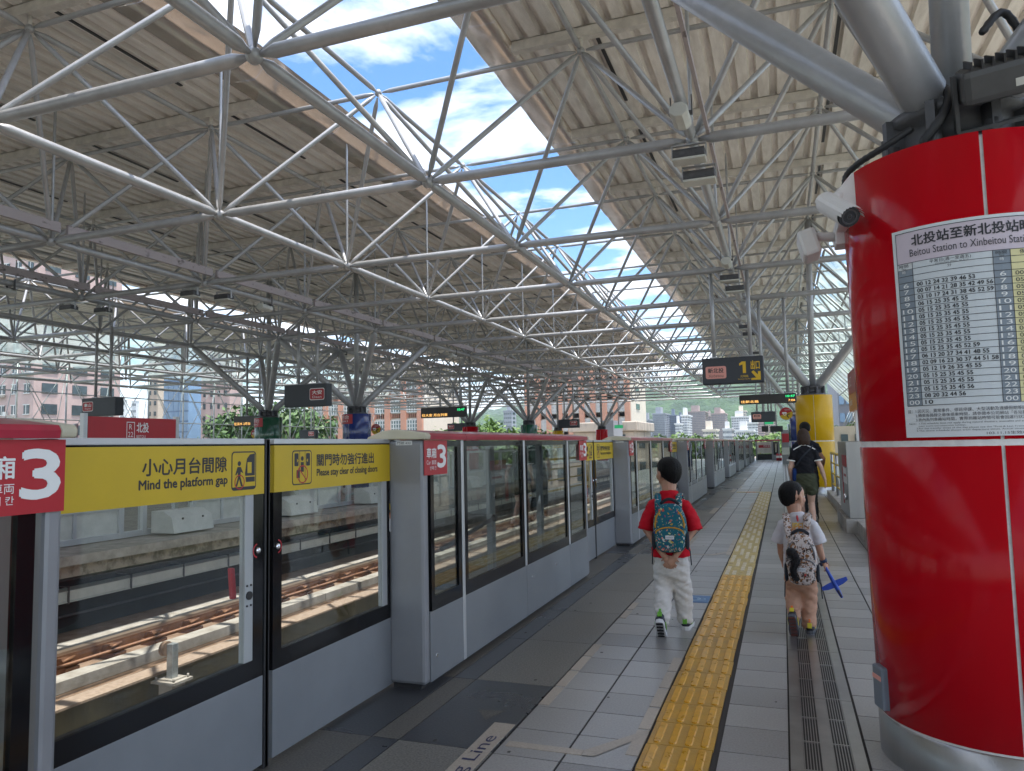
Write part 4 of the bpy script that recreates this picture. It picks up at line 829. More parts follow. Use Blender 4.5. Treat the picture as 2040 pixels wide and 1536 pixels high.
# conduit, switch box, big floodlight on top
RUBB = mat('conduit_rubber', (.02, .02, .022), .5)
def conduit(lab, pts, r=.022, nm='flexible_conduit'):
    b = MB(); P = [Vector(p) for p in pts]; Q = []
    for i in range(len(P)-1):
        p_, a_, b_, n_ = P[max(i-1, 0)], P[i], P[i+1], P[min(i+2, len(P)-1)]
        for k in range(8):
            u = k/8; Q.append(.5*((2*a_)+(b_-p_)*u+(2*p_-5*a_+4*b_-n_)*u*u+(-p_+3*a_-3*b_+n_)*u**3))
    Q.append(P[-1]); b.chain([(q, r*(1 if i % 2 else .86), r*(1 if i % 2 else .86)) for i, q in enumerate(Q)], 10); return setp(b.build(nm, RUBB), lab, 'cable')
conduit('black ribbed cable conduit curling over the rim of the red column to the camera', [(.62, 3.72, 2.86), (.50, 3.75, 2.80), (.41, 3.85, 2.78), (.36, 3.92, 2.75), (.35, 3.92, 2.69)], .017)
conduit('black ribbed conduit hanging from the thick strut above the red column', [(.66, 4.02, 3.16), (.76, 3.86, 3.10), (.78, 3.72, 3.0), (.74, 3.66, 2.88), (.66, 3.68, 2.78)], .022)
conduit('grey cable looping behind the floodlight above the red column', [(.9, 3.6, 3.2), (1.0, 3.66, 3.3), (1.1, 3.7, 3.15), (1.25, 3.68, 2.9)], .018)
sb = at(1748, 1370, 1, 3.84); t = thing('switch_box', 'small grey electrical box low on the red column', 'box', (.37, 3.84, sb.z)); b = MB(); b.obox((.372, 3.86, sb.z), [(.95, .3, 0), (-.3, .95, 0), (0, 0, 1)], (.02, .05, .095)); b.build('casing', mat('switch_grey', (.16, .19, .23), .45), t, .01); b = MB(); b.obox((.353, 3.853, sb.z+.045), [(.95, .3, 0), (-.3, .95, 0), (0, 0, 1)], (.0025, .04, .010)); b.build('red_label', PINK, t)
t = thing('floodlight', 'big dark floodlight with finned back on top of the red column', 'floodlight', (1.05, 3.6, 3.1)); c = Vector((1.09, 3.58, 2.99)); ax = [Vector((.985, -.06, .10)).normalized(), Vector((0, .88, .47)).normalized(), Vector((0, 0, 1))]; ax[1] = (ax[1]-ax[0]*ax[1].dot(ax[0])).normalized(); ax[2] = ax[0].cross(ax[1])
GRF = mat('lamp_grey', (.075, .075, .075), .5, .2, .1, 12)
b = MB(); b.obox(c, ax, (.30, .10, .075)); b.build('body', GRF, t, .03); b = MB()
for i in range(14): b.obox(c+ax[0]*(-.26+i*.04)+ax[2]*.085-ax[1]*.02, ax, (.004, .07, .02))
b.build('fins', BLACKM, t); b = MB(); b.obox(c-ax[0]*.315-ax[2]*.06, ax, (.008, .025, .12)); b.obox(c-ax[2]*.185, ax, (.32, .025, .008)); b.build('bracket', GRF, t); b = MB(); b.obox(c-ax[1]*.101-ax[0]*.05-ax[2]*.02, ax, (.06, .001, .016)); b.build('label', CREAMP, t)
# ------------------------------------------------------------------ furniture on the right of the platform
t = thing('steel_cabinet', 'brushed stainless steel cabinet on a concrete base right of the walking woman', 'cabinet', (1.25, 13.4, .2))
b = MB(); b.box(.92, 1.75, 12.72, 14.5, .22, 1.42); b.build('body', mat('cabinet_steel', (.34, .34, .33), .32, .85, .12, 3, bump=.03, bs=150, stretch=(1, 1, .1)), t, .008)
b = MB(); b.box(.914, .92, 12.8, 13.5, .75, 1.0); b.build('notice', WHITE, t); b = MB(); b.box(.912, .92, 12.76, 13.6, 1.02, 1.2); b.box(.912, .92, 13.55, 13.7, .4, 1.0); b.build('red_stripe', RED, t); b = MB(); rect(b, (.9125, 13.45, .78), (0, -1, 0), (0, 0, 1), .1, .6, .08, .12); b.build('notice_print', RED, t)
b = MB(); b.tube((.915, 12.9, .55), (.87, 12.9, .55), .05, 14); b.build('knob', MATS['chrome'], t)
b = MB(); b.box(.86, 1.8, 12.66, 14.6, -.01, .218); setp(b.build('cabinet_base', CONCL, None, .01), 'pale concrete base block under the steel cabinet', 'base block')
b = MB(); b.box(1.02, 1.16, 9.4, 12.655, -.01, .2); setp(b.build('kerb', CONCL, None, .01), 'low concrete kerb beside the red column in front of the steel cabinet', 'kerb')
b = MB(); b.box(1.0, 1.22, 14.605, 20.7, -.01, .17); setp(b.build('kerb', CONCL, None, .01), 'low concrete kerb under the yellow topped railing', 'kerb')
t = thing('alarm_bell', 'red round alarm bell on top of the post beside the steel cabinet', 'alarm bell', (1.0, 14.9, 1.35)); c = at(1681, 895, 1, 14.7); b = MB(); b.tube((c.x-.02, 14.7, c.z), (c.x+.06, 14.7, c.z), .09, 18); b.build('bell', RED, t); b = MB(); b.box(c.x+.04, c.x+.10, 14.66, 14.74, 0, c.z+.1); b.build('post', INOX, t)
rl_ = thing('stair_railing', 'grey stair railing with yellow painted top rail and bars beside the yellow column', 'railing', (1.13, 17.5, .17))
for yy in (15.2, 16.9, 18.6, 20.3): b = MB(); b.tube((1.13, yy, .16), (1.13, yy, 1.12), .035, 10); b.tube((1.13, yy, .165), (1.13, yy, .18), .075, 12); b.build('post', INOX, rl_)
for z, m in ((1.12, YEL), (.88, YEL), (.62, YEL), (.36, YEL)): b = MB(); b.tube((1.13, 15.1, z), (1.13, 20.4, z), .03 if z > 1 else .02, 10); b.build('rail', m, rl_)
b = MB(); b.box(1.09, 1.10, 15.3, 16.3, .62, 1.0); setp(b.build('railing_plate', YEL), 'yellow plate hung on the stair railing', 'sign')
st = thing('overhead_sign', 'red and orange overhead sign panel partly hidden by the red column', 'sign', (1.5, 16, 2.1))
b = MB(); b.box(1.47, 1.6, 13.4, 18.6, 2.45, 2.95); b.build('upper_panel', mat('sign_dull_red', (.36, .05, .04), .4), st, .01); b = MB(); b.box(1.472, 1.6, 13.4, 18.6, 2.08, 2.446); b.build('lower_panel', mat('sign_orange', (.55, .20, .03), .4), st); b = MB(); b.box(1.466, 1.47, 13.6, 16.2, 2.34, 2.5); b.build('white_label', WHITE, st)
b = MB(); put(b, '出口', (1.464, 18.4, 2.6), (0, -1, 0), (0, 0, 1), .2, .7, 0, .25); put(b, 'Exit', (1.464, 18.4, 2.2), (0, -1, 0), (0, 0, 1), .2, .7, 0, .16); b.build('lettering', WHITE, st)
[MB().box(1.5, 1.62, q, q+.15, 0, 2.08).build('post', ALU, st) for q in (13.6, 17.6)]
# platform end: gates, poster, equipment, extinguishers
e0 = at(1508, 917, 1, YE); e1 = at(1540, 917, 1, YE); e2 = at(1553, 917, 1, YE); zt_ = at(1520, 879, 1, YE).z
t = thing('end_gate', 'glass end gate with red cap closing the far end of the platform', 'gate', (e0.x, YE, 0)); b = MB(); b.box(e0.x, e1.x, YE+.02, YE+.1, .02, .48); b.build('kick_panel', BLACKM, t); b = MB(); [b.box(x-.06, x+.06, YE, YE+.14, 0, zt_) for x in (e0.x, e1.x, e2.x)]; b.box(e1.x+.06, e2.x-.06, YE+.03, YE+.1, .0, .4); b.build('frame', PGREY2, t); b = MB(); b.box(e0.x-.1, e2.x+.1, YE-.05, YE+.2, zt_, zt_+.12); b.build('cap', CANR, t); b = MB(); b.box(e1.x+.06, e2.x-.06, YE+.04, YE+.08, .4, zt_-.05); b.build('dark_door', BLACK, t); b = MB(); b.box(e1.x+.2, e2.x-.16, YE+.03, YE+.04, .6, zt_-.2); b.build('door_notice', mat('dull_cream', (.5, .46, .36), .6), t)
t = thing('far_poster', 'red and white poster board behind the end gate of the platform', 'poster', (-1.4, YE+1, .5)); b = MB(); b.box(e0.x+.05, e1.x-.05, YE+.6, YE+.65, .5, zt_-.05); b.build('board', mat('poster_ground', (.55, .50, .42), .5, 0, c2=(.75, .72, .65), vs=3), t); b = MB(); b.box(e0.x+.15, e1.x-.15, YE+.58, YE+.6, .95, zt_-.3); b.build('red_band', RED, t); b = MB(); put(b, '北投溫泉', (e0.x+.5, YE+.575, 1.0), (1, 0, 0), (0, 0, 1), 0, .6, 0, .18); b.build('lettering', WHITE, t); b = MB(); disc(b, (e0.x+.7, YE+.57, .65), (1, 0, 0), (0, 0, 1), 0, 0, .5, 0, 0, .45, 16, R_(190), R_(350)); b.build('yellow_arc', YEL, t)
t = thing('equipment_cabinet', 'grey equipment cabinet with red alarm box at the far end', 'cabinet', (-.3, 52, 0)); a = at(1556, 866, 1, 50); c = at(1570, 917, 1, 50); b = MB(); b.box(a.x, c.x+.1, 50, 50.5, 0, a.z+.3); b.build('body', PGREY2, t, .01); b = MB(); q = at(1560, 875, 1, 49.8); b.box(q.x-.05, q.x+.35, 49.8, 50, q.z-.2, q.z+.35); b.build('alarm_box', RED, t); q = at(1561, 898, 1, 49.85); b = MB(); b.box(q.x-.1, q.x+.35, 49.85, 50, q.z-.25, q.z+.2); b.build('panel_box', CREAMP, t)
for k, px in enumerate((1549, 1555)):
    c = at(px, 917, 2, 0); t = thing('fire_extinguisher', 'small red fire extinguisher at the far platform end, %s of the pair' % ('left', 'right')[k], 'extinguisher', (c.x, 57.5, 0)); c = at(px, 910, 1, 57.5); b = MB(); b.lathe([(.001, 0), (.10, .0), (.10, .42), (.05, .5), (.03, .52), (.001, .52)], (c.x, 57.5, .02), 14); b.build('cylinder', RED, t); b = MB(); b.box(c.x-.03, c.x+.03, 57.47, 57.53, .54, .60); b.tube((c.x+.03, 57.5, .57), (c.x+.1, 57.46, .4), .012, 6); b.build('valve', BLACKM, t); b = MB(); b.lathe([(.101, .2), (.101, .36)], (c.x, 57.5, .02), 14); b.build('label_band', WHITE, t)
# ------------------------------------------------------------------ people
SKIN = mat('skin', (.46, .25, .165), .5, 0, var=.08, vs=14, bump=.04, bs=150); SKINW = mat('skin_pale', (.55, .34, .25), .5, 0, var=.08, vs=14)
for m in (SKIN, SKINW): bs_ = m.node_tree.nodes['Principled BSDF']; bs_.inputs['Subsurface Weight'].default_value = .12; bs_.inputs['Subsurface Radius'].default_value = (.01, .004, .002)
HAIRB = mat('black_hair', (.003, .0025, .0025), .42, 0, spec=.22, var=.5, vs=40, bump=.9, bs=60, stretch=(6, 6, .5)); HAIRN = mat('brown_hair', (.045, .024, .014), .5, 0, spec=.25, var=.45, vs=40, bump=.5, bs=60, stretch=(6, 6, .4))
EYEW = mat('eye_white', (.7, .68, .65), .2); EYEB = mat('eye_iris', (.02, .012, .01), .15)
def cloth(name, c, var=.08, vs=9, bump=.35, bs=14): return mat(name, c, .85, 0, var=var, vs=vs, bump=bump, bs=bs, spec=.2)
def fuse(mb, name, mats, parent, voxel, smooth=4, folds=0.0):
    ob = mb.build(name, mats, parent); r = ob.modifiers.new('r', 'REMESH'); r.mode = 'VOXEL'; r.voxel_size = voxel; r.use_smooth_shade = True
    s_ = ob.modifiers.new('s', 'SMOOTH'); s_.iterations = smooth; s_.factor = .5
    bpy.context.view_layer.update(); dg_ = bpy.context.evaluated_depsgraph_get(); me = bpy.data.meshes.new_from_object(ob.evaluated_get(dg_)); ob.modifiers.clear(); old = ob.data; ob.data = me; bpy.data.meshes.remove(old)
    if folds:
        sd0 = len(name)*3.7
        for v in me.vertices:
            p = v.co; f1 = noise.noise(Vector((p.x*9+sd0, p.y*9, p.z*26+p.x*14))); f2 = noise.noise(Vector((p.x*20, p.y*20+sd0, p.z*55-p.x*25)))
            v.co = p+v.normal*folds*(1.0*f1+.55*f2)
    me.polygons.foreach_set('use_smooth', [True]*len(me.polygons)); return ob
class Fig:
    """local frame of a figure: x right, y ahead, z up"""
    def __init__(s, x, y, yaw): s.o = Vector((x, y, 0)); s.M = Matrix.Rotation(yaw, 3, 'Z')
    def __call__(s, x, y, z): return s.o+s.M @ Vector((x, y, z))
    def d(s, x, y, z): return s.M @ Vector((x, y, z))
def hand(mb, F, wrist, fwd, nrm, L, side, curl=.5):
    """palm and five separate fingers; fwd = finger direction, nrm = back of hand, side = +1 when the thumb is on fwd x nrm"""
    w_ = Vector(wrist); f = Vector(fwd).normalized(); n = (Vector(nrm)-f*Vector(nrm).dot(f)).normalized(); s = f.cross(n).normalized()*side
    mb.chain([(w_, L*.15, L*.12), (w_+f*L*.18, L*.19, L*.10), (w_+f*L*.42, L*.22, L*.09), (w_+f*L*.5, L*.20, L*.08)], 10, 0, tuple(n))
    for i, (o_, l_) in enumerate(((.165, .40), (.06, .46), (-.05, .42), (-.15, .33))):
        p = w_+f*L*.47+s*L*o_; a = curl*(.9+.12*i); pts = [(p, L*.052, L*.052)]; d = f+s*(o_*.35)
        for k in range(3):
            a_ = a*(.5+.5*k); dd = (d.normalized()*math.cos(a_)-n*math.sin(a_)); p = p+dd*L*l_*(.42, .33, .25)[k]; pts.append((p, L*(.05, .046, .038)[k], L*(.05, .046, .038)[k]))
        mb.chain(pts, 8, 0, tuple(n))
    p = w_+f*L*.12+s*L*.15; mb.chain([(p, L*.065, L*.065), (p+(f*.6+s*.6-n*.25)*L*.22, L*.06, L*.06), (p+(f*.95+s*.65-n*.4)*L*.36, L*.05, L*.05), (p+(f*1.5+s*.6-n*.6)*L*.42, L*.042, L*.042)], 8, 0, tuple(n))
def head(mb, F, c, h, turn, tilt=0):
    """c = centre of the head, h = its height; returns a placer in the head's own frame"""
    M = Matrix.Rotation(turn, 3, 'Z') @ Matrix.Rotation(tilt, 3, 'X'); c = Vector(c)
    P = lambda x, y, z: c+F.M @ (M @ Vector((x*h, y*h, z*h)))
    D = lambda x, y, z: F.M @ (M @ Vector((x, y, z)))
    def el(x, y, z, rx, ry, rz, n=16):
        b0 = len(mb.v); mb.ball((0, 0, 0), 1, n); 
        for i in range(b0, len(mb.v)): v = mb.v[i]; mb.v[i] = tuple(P(x+v[0]*rx, y+v[1]*ry, z+v[2]*rz))
    el(0, -.04, .10, .36, .40, .385); el(0, .08, -.10, .29, .30, .36); el(0, .14, -.28, .20, .20, .19); el(0, .2, -.36, .11, .11, .10)
    el(0, .40, -.06, .045, .07, .10, 10); el(0, .435, -.12, .06, .05, .045, 10); el(0, .345, -.25, .09, .05, .022, 8); el(0, .34, -.29, .075, .05, .022, 8)
    for s in (-1, 1): el(s*.17, .22, -.08, .12, .12, .12, 10); el(s*.362, -.02, -.05, .03, .075, .125, 10); el(s*.37, -.05, -.02, .035, .04, .09, 8)
    return P, D
def eyes(parent, P, h):
    for s in (-1, 1):
        b = MB(); b.ball(P(s*.14, .315, .01), h*.05, 10); b.build('eye', EYEW, parent); b = MB(); b.ball(P(s*.145, .345, .01), h*.026, 8); b.build('iris', EYEB, parent)
def hair(parent, P, h, m, low, puff=1.07, seed=0, name='hair', th=.0, n=128, rows=26):
    """shell of strands; low(angle) gives the polar reach, angle 0 = front"""
    b = MB(); vs = []
    for j in range(rows+1):
        for i in range(n):
            a = 2*math.pi*i/n; u = j/rows; ph = (low(a)+.10*noise.noise(Vector((i*.45, seed, 0)))+.05*noise.noise(Vector((i*1.3, seed, 4))))*u
            k = puff*(1-.085*u**4)+.020*noise.noise(Vector((i*.9+seed, j*.10, seed)))*(.25+u)+.030*noise.noise(Vector((i*.17+seed, j*.05, seed)))*(0.3+u)
            if j == rows: k -= .03
            x, y, z = .352*math.sin(ph)*math.sin(a), .40*math.sin(ph)*math.cos(a), .385*math.cos(ph)*(1.30 if ph > 1.5708 else 1)
            vs.append(P(x*k, -.04+y*k, .10+z*k))
    b.add(vs, [(j*n+i, j*n+(i+1) % n, (j+1)*n+(i+1) % n, (j+1)*n+i) for j in range(rows) for i in range(n)], 0, True)
    o = b.build(name, m, parent); s = o.modifiers.new('thick', 'SOLIDIFY'); s.thickness = h*.05; s.offset = -1; return o
def shoe(parent, F, ank, fwd, up, L, m_up, m_sole, m_acc, label=None):
    """ank = ankle, fwd = along the foot, up = away from the sole"""
    f = F.d(*fwd).normalized(); u = F.d(*up); u = (u-f*u.dot(f)).normalized(); s = f.cross(u); a = F(*ank)
    o0 = a-u*L*.30; root = MB()
    root.chain([(o0-f*L*.22+u*L*.10, L*.15, L*.10), (o0-f*L*.16+u*L*.16, L*.165, L*.17), (o0+f*L*.12+u*L*.15, L*.17, L*.17), (o0+f*L*.38+u*L*.10, L*.185, L*.115), (o0+f*L*.62+u*L*.07, L*.17, L*.075), (o0+f*L*.72+u*L*.05, L*.12, L*.05)], 12, 0, tuple(u))
    root.chain([(o0-f*L*.08+u*L*.12, L*.135, L*.15), (o0-f*L*.06+u*L*.34, L*.14, L*.16)], 12, 0, tuple(f))
    sh = fuse(root, 'shoe', m_up, parent, L*.022, 3)
    b = MB(); out = [(-.33, 0), (-.30, .11), (-.15, .155), (.1, .15), (.35, .185), (.58, .17), (.72, .10), (.77, 0)]; out = out+[(x, -y) for x, y in out[-2:0:-1]]
    n = len(out); lay = [(-.085, .92), (-.07, 1.0), (.03, 1.03), (.06, .98)]
    b.add([o0+f*(x*L)+s*(y*L*k)+u*(z*L+(.05*L if x > .6 else 0)) for z, k in lay for x, y in out], [(r*n+i, r*n+(i+1) % n, (r+1)*n+(i+1) % n, (r+1)*n+i) for r in range(3) for i in range(n)]+[tuple(range(n))[::-1]], 0, False)
    for r in range(6): b.obox(o0+f*L*(-.24+r*.16)-u*L*.09, [f, s, u], (L*.045, L*.11, L*.02), 1)
    b.build('sole', m_sole, sh)
    b = MB(); b.obox(o0-f*L*.335+u*L*.24, [f, s, u], (L*.025, L*.075, L*.09)); b.obox(o0-f*L*.315+u*L*.42, [f, s, u], (L*.012, L*.04, L*.06), 1); b.obox(o0+f*L*.1+s*L*.175+u*L*.12, [f, s, u], (L*.16, L*.012, L*.04)); b.obox(o0+f*L*.1-s*L*.175+u*L*.12, [f, s, u], (L*.16, L*.012, L*.04))
    b.build('heel_patch', m_acc, sh, .002); return sh
XS = .87
def limb(F, pts, n=12, ref=(0, 1, 0)): return [(F(p[0]*XS, p[1], p[2]), a*.93, b) for p, a, b in pts]
# --- older boy in red -----------------------------------------------------------------
REDT = cloth('red_tshirt', (.52, .008, .02), .10); PANTW = cloth('cream_trousers', (.66, .64, .60), .07, 6, .5, 11)
def older_boy():
    F = Fig(-.86, 5.92, R_(4)); t = thing('person', 'boy in red t-shirt and pale trousers walking with hands clasped behind his back', 'person', F(0, 0, 0))
    b = MB(); h = .262; hc = F(.0, .045, 1.212)
    P, D = head(b, F, hc, h, R_(38), R_(-3))
    b.chain(limb(F, [((0, .0, 1.02), .055, .052), ((0, .02, 1.08), .060, .056), ((0, .035, 1.14), .066, .064)]), 12)
    b.chain(limb(F, [((0, 0, .52), .085, .065), ((0, 0, .70), .09, .065), ((0, -.01, .88), .115, .075), ((0, -.005, .965), .095, .055), ((0, 0, 1.03), .045, .042)]), 14)
    for s in (-1, 1):
        el, wr = (s*.205, -.05, .78), (s*.045, -.165, .595)
        b.chain(limb(F, [((s*.10, -.005, .965), .036, .036), ((s*.165, -.02, .90), .040, .040), (el, .034, .034), ((s*.125, -.12, .69), .031, .031), (wr, .023, .026)]), 10)
    hand(b, F, F(-.045, -.165, .595), F.d(.65, -.05, -.75), F.d(-.1, -1, .1), .135, -1, .35)
    hand(b, F, F(.045, -.175, .59), F.d(-.70, -.03, -.7), F.d(.1, -1, .1), .135, 1, .45)
    legs = {-1: [((-.07, 0, .52), .065, .065), ((-.085, .02, .34), .06, .06), ((-.085, -.10, .16), .045, .045), ((-.085, -.155, .085), .034, .036)], 1: [((.07, .0, .52), .065, .065), ((.08, .06, .32), .06, .06), ((.09, .10, .15), .045, .045), ((.09, .11, .075), .034, .036)]}
    for s in legs: b.chain(limb(F, legs[s]), 12)
    body = fuse(b, 'body', SKIN, t, .0045, 3); eyes(t, P, h)
    def low(a):
        c = math.cos(a); return R_(66) if c > .72 else R_(66+(.72-c)/.72*44) if c > 0 else R_(110+(-c)*40)
    hair(t, P, h, HAIRB, low, 1.06, 1)
    b = MB(); b.chain(limb(F, [((0, .0, .575), .165, .128), ((0, 0, .64), .158, .122), ((0, -.005, .80), .142, .108), ((0, -.005, .93), .145, .098), ((0, 0, 1.0), .13, .08), ((0, .005, 1.04), .085, .068), ((0, .01, 1.078), .074, .068)]), 18, 0, (0, 1, 0), False)
    for s in (-1, 1): b.chain(limb(F, [((s*.07, 0, .985), .052, .060), ((s*.135, -.005, .965), .058, .068), ((s*.185, -.02, .88), .058, .076), ((s*.222, -.035, .775), .062, .088)]), 16, 0, (0, 1, 0), False)
    fuse(b, 'tshirt', REDT, t, .008, 3, .008)
    b = MB(); b.chain(limb(F, [((0, 0, .63), .12, .095), ((0, -.01, .55), .138, .108), ((0, -.01, .48), .135, .105)]), 18)
    b.chain(limb(F, [((-.07, -.005, .50), .082, .10), ((-.085, .02, .34), .080, .085), ((-.085, -.06, .22), .073, .075), ((-.085, -.13, .115), .062, .064)]), 16)
    b.chain(limb(F, [((.07, -.005, .50), .082, .10), ((.082, .055, .33), .080, .085), ((.09, .09, .2), .074, .076), ((.09, .10, .075), .066, .068)]), 16)
    for s, zz in ((-1, (.19, .14)), (1, (.16, .10))):
        for q, z in enumerate(zz): c = (s*.088, (-.10 if s < 0 else .1)+(.0 if q else .03), z); b.chain(limb(F, [((c[0]-.05, c[1]-.03, c[2]+.01), .012, .02), ((c[0], c[1]-.065, c[2]), .014, .02), ((c[0]+.05, c[1]-.03, c[2]+.012), .012, .02)]), 8)
    fuse(b, 'trousers', PANTW, t, .008, 3, .011)
    GRN = mat('shoe_green', (.14, .42, .04), .5); SH1 = mat('shoe_navy', (.02, .025, .04), .6); SO1 = mat('sole_white', (.62, .62, .62), .6); 
    shoe(t, F, (-.085, -.165, .125), (.02, .62, -.78), (0, .78, .62), .225, SH1, [SO1, BLACKM], [GRN, GRN]); shoe(t, F, (.09, .11, .085), (.12, 1, 0), (0, 0, 1), .225, SH1, [SO1, BLACKM], [GRN, GRN])
    return F
F1 = older_boy()
def pattern(name, base, specks, sc, thr, rough=.75, sx=(1, 1, 1)):
    m = bpy.data.materials.new(name); m.use_nodes = True; t = m.node_tree; b = t.nodes['Principled BSDF']; b.inputs['Roughness'].default_value = rough; b.inputs['Specular IOR Level'].default_value = .25
    tc = t.nodes.new('ShaderNodeTexCoord'); col_ = None; prev = None
    for q, (scale, th, sh) in enumerate(((sc, thr, sx), (sc*1.7, thr*.8, (1.6, 1, .55)), (sc*1.35, thr*.7, (.5, 1, 1.5)))):
        mp = t.nodes.new('ShaderNodeMapping'); mp.inputs['Scale'].default_value = sh; mp.inputs['Rotation'].default_value = (0, .6*q, 0); mp.inputs['Location'].default_value = (q*3.3, q, q*1.7); t.links.new(tc.outputs['Object'], mp.inputs[0])
        nz = t.nodes.new('ShaderNodeTexNoise'); nz.inputs['Scale'].default_value = scale*1.3; t.links.new(mp.outputs[0], nz.inputs['Vector']); ad = t.nodes.new('ShaderNodeMix'); ad.data_type = 'VECTOR'; ad.inputs[0].default_value = .03; t.links.new(mp.outputs[0], ad.inputs[4]); t.links.new(nz.outputs['Color'], ad.inputs[5])
        v = t.nodes.new('ShaderNodeTexVoronoi'); v.inputs['Scale'].default_value = scale; t.links.new(ad.outputs[1], v.inputs['Vector'])
        lt = t.nodes.new('ShaderNodeMath'); lt.operation = 'LESS_THAN'; lt.inputs[1].default_value = th; t.links.new(v.outputs['Distance'], lt.inputs[0])
        rp = t.nodes.new('ShaderNodeValToRGB'); rp.color_ramp.interpolation = 'CONSTANT'; sep_ = t.nodes.new('ShaderNodeSeparateColor'); t.links.new(v.outputs['Color'], sep_.inputs[0]); t.links.new(sep_.outputs[q], rp.inputs[0])
        for i, c in enumerate(specks):
            e = rp.color_ramp.elements[i] if i < 2 else rp.color_ramp.elements.new(i/len(specks)); e.position = i/len(specks); e.color = (*c, 1)
        mx_ = t.nodes.new('ShaderNodeMix'); mx_.data_type = 'RGBA'; t.links.new(lt.outputs[0], mx_.inputs[0])
        if prev is None: mx_.inputs[6].default_value = (*base, 1)
        else: t.links.new(prev, mx_.inputs[6])
        t.links.new(rp.outputs[0], mx_.inputs[7]); prev = mx_.outputs[2]
    t.links.new(prev, b.inputs['Base Color'])
    n2 = t.nodes.new('ShaderNodeTexNoise'); n2.inputs['Scale'].default_value = 18; t.links.new(tc.outputs['Object'], n2.inputs['Vector']); bp = t.nodes.new('ShaderNodeBump'); bp.inputs['Strength'].default_value = .35; bp.inputs['Distance'].default_value = .02; t.links.new(n2.outputs[0], bp.inputs['Height']); t.links.new(bp.outputs[0], b.inputs['Normal'])
    return m
def sell(mb, F, c, r, e=.55, n=28, m=0, taper=0.0):
    """rounded-box ball; taper narrows the top"""
    def pw(v, k): return math.copysign(abs(v)**k, v)
    K = 16; vs = []
    for j in range(K+1):
        ph = math.pi*j/K
        for i in range(n):
            th = 2*math.pi*i/n; z = pw(math.cos(ph), e); q = pw(math.sin(ph), e); k = 1-taper*max(0, z)**1.5
            vs.append(F(c[0]+r[0]*q*pw(math.cos(th), e)*k, c[1]+r[1]*q*pw(math.sin(th), e)*k, c[2]+r[2]*z))
    return mb.add(vs, [(j*n+i, (j+1)*n+i, (j+1)*n+(i+1) % n, j*n+(i+1) % n) for j in range(K) for i in range(n)], m, True)
def backpack(F, lab, c, r, pat, trim, zipm, strapm, pts, hz, tag_txt, extra=None):
    t = thing('backpack', lab, 'backpack', F(c[0], c[1], c[2]-r[2])); x, y, z = c
    b = MB(); sell(b, F, c, r, .62, 30, 0, .22); b.build('main_bag', pat, t)
    b = MB(); sell(b, F, (x, y-r[1]*.62, z-r[2]*.45), (r[0]*.86, r[1]*.62, r[2]*.50), .6, 28, 0, .12); b.build('front_pocket', pat, t)
    def arc(rx, rz, zc, yy, a0, a1): return [F(x+rx*math.cos(R_(a)), yy(a), zc+rz*math.sin(R_(a))) for a in range(a0, a1+1, 12)]
    b = MB(); b.chain([(p, .006, .006) for p in arc(r[0]*.84, r[2]*.72, z+r[2]*.12, lambda a: y-r[1]*.80+r[1]*.28*math.sin(R_(a))**2, -6, 186)], 8); b.build('zip', zipm, t)
    b = MB(); b.chain([(p, .0055, .0055) for p in arc(r[0]*.80, r[2]*.22, z-r[2]*.17, lambda a: y-r[1]*1.20+r[1]*.24*math.sin(R_(a))**2, 0, 180)], 8); b.build('zip', zipm, t)
    for s in (-1, 1):
        b = MB(); sell(b, F, (x+s*r[0]*.97, y, z-r[2]*.5), (r[0]*.12, r[1]*.75, r[2]*.36), .6, 14); b.build('side_pocket', trim, t)
        b = MB(); b.chain([(F(s*p[0], p[1], p[2]), p[3], .009) for p in pts], 8, 0, (0, 0, 1)); b.build('shoulder_strap', pat if strapm is None else strapm, t)
        b = MB(); b.chain([(F(x+s*r[0]*.92, y+r[1]*.4, z-r[2]*.8), .012, .004), (F(x+s*(r[0]+.012), y+r[1]*.5, z-r[2]*.95), .012, .004), (F(x+s*(r[0]+.018), y+r[1]*.5, z-r[2]*1.5), .012, .004)], 8, 0, (1, 0, 0)); b.build('strap_end', trim, t)
    b = MB(); b.chain([(F(x+q*r[0]*.5, y+r[1]*.3-(1-abs(q))*.02, z+r[2]*(.98)-abs(math.cos(q*1.57))*-.0+hz*(1-q*q)), .012, .006) for q in (-1, -.7, -.35, 0, .35, .7, 1)], 8, 0, (0, 1, 0)); b.build('grab_handle', trim, t)
    b = MB(); yy = y-r[1]*1.285; b.obox(F(x, yy+.006, z-r[2]*.34), [F.d(1, 0, 0), F.d(0, 1, 0), F.d(0, 0, 1)], (r[0]*.25, .004, r[2]*.075)); b.build('brand_patch', LGR, t)
    b = MB(); o_ = F(x-r[0]*.2, yy+.0005, z-r[2]*.365); put(b, tag_txt, o_, F.d(1, 0, 0), F.d(0, 0, 1), 0, r[0]*.4, 0, r[2]*.05); b.build('patch_print', INK, t)
    return t
TEAL = pattern('teal_print', (.012, .12, .16), [(.55, .1, .06), (.6, .6, .55), (.55, .33, .03), (.012, .12, .16), (.02, .04, .2), (.5, .55, .25), (.012, .12, .16), (.65, .3, .25)], 36, .33)
TRIM = cloth('dark_webbing', (.03, .035, .045), .1); MUST = cloth('mustard_zip', (.52, .27, .03), .1)
backpack(F1, 'teal printed backpack with mustard zips on the boy in red', (.012, -.175, .81), (.128, .062, .185), TEAL, TRIM, MUST, TEAL, [(.075, -.125, .90, .026), (.078, -.115, .98, .026), (.08, -.075, 1.045, .026), (.085, .0, 1.055, .026), (.09, .07, 1.01, .026), (.10, .10, .90, .022)], .035, 'outdoor')
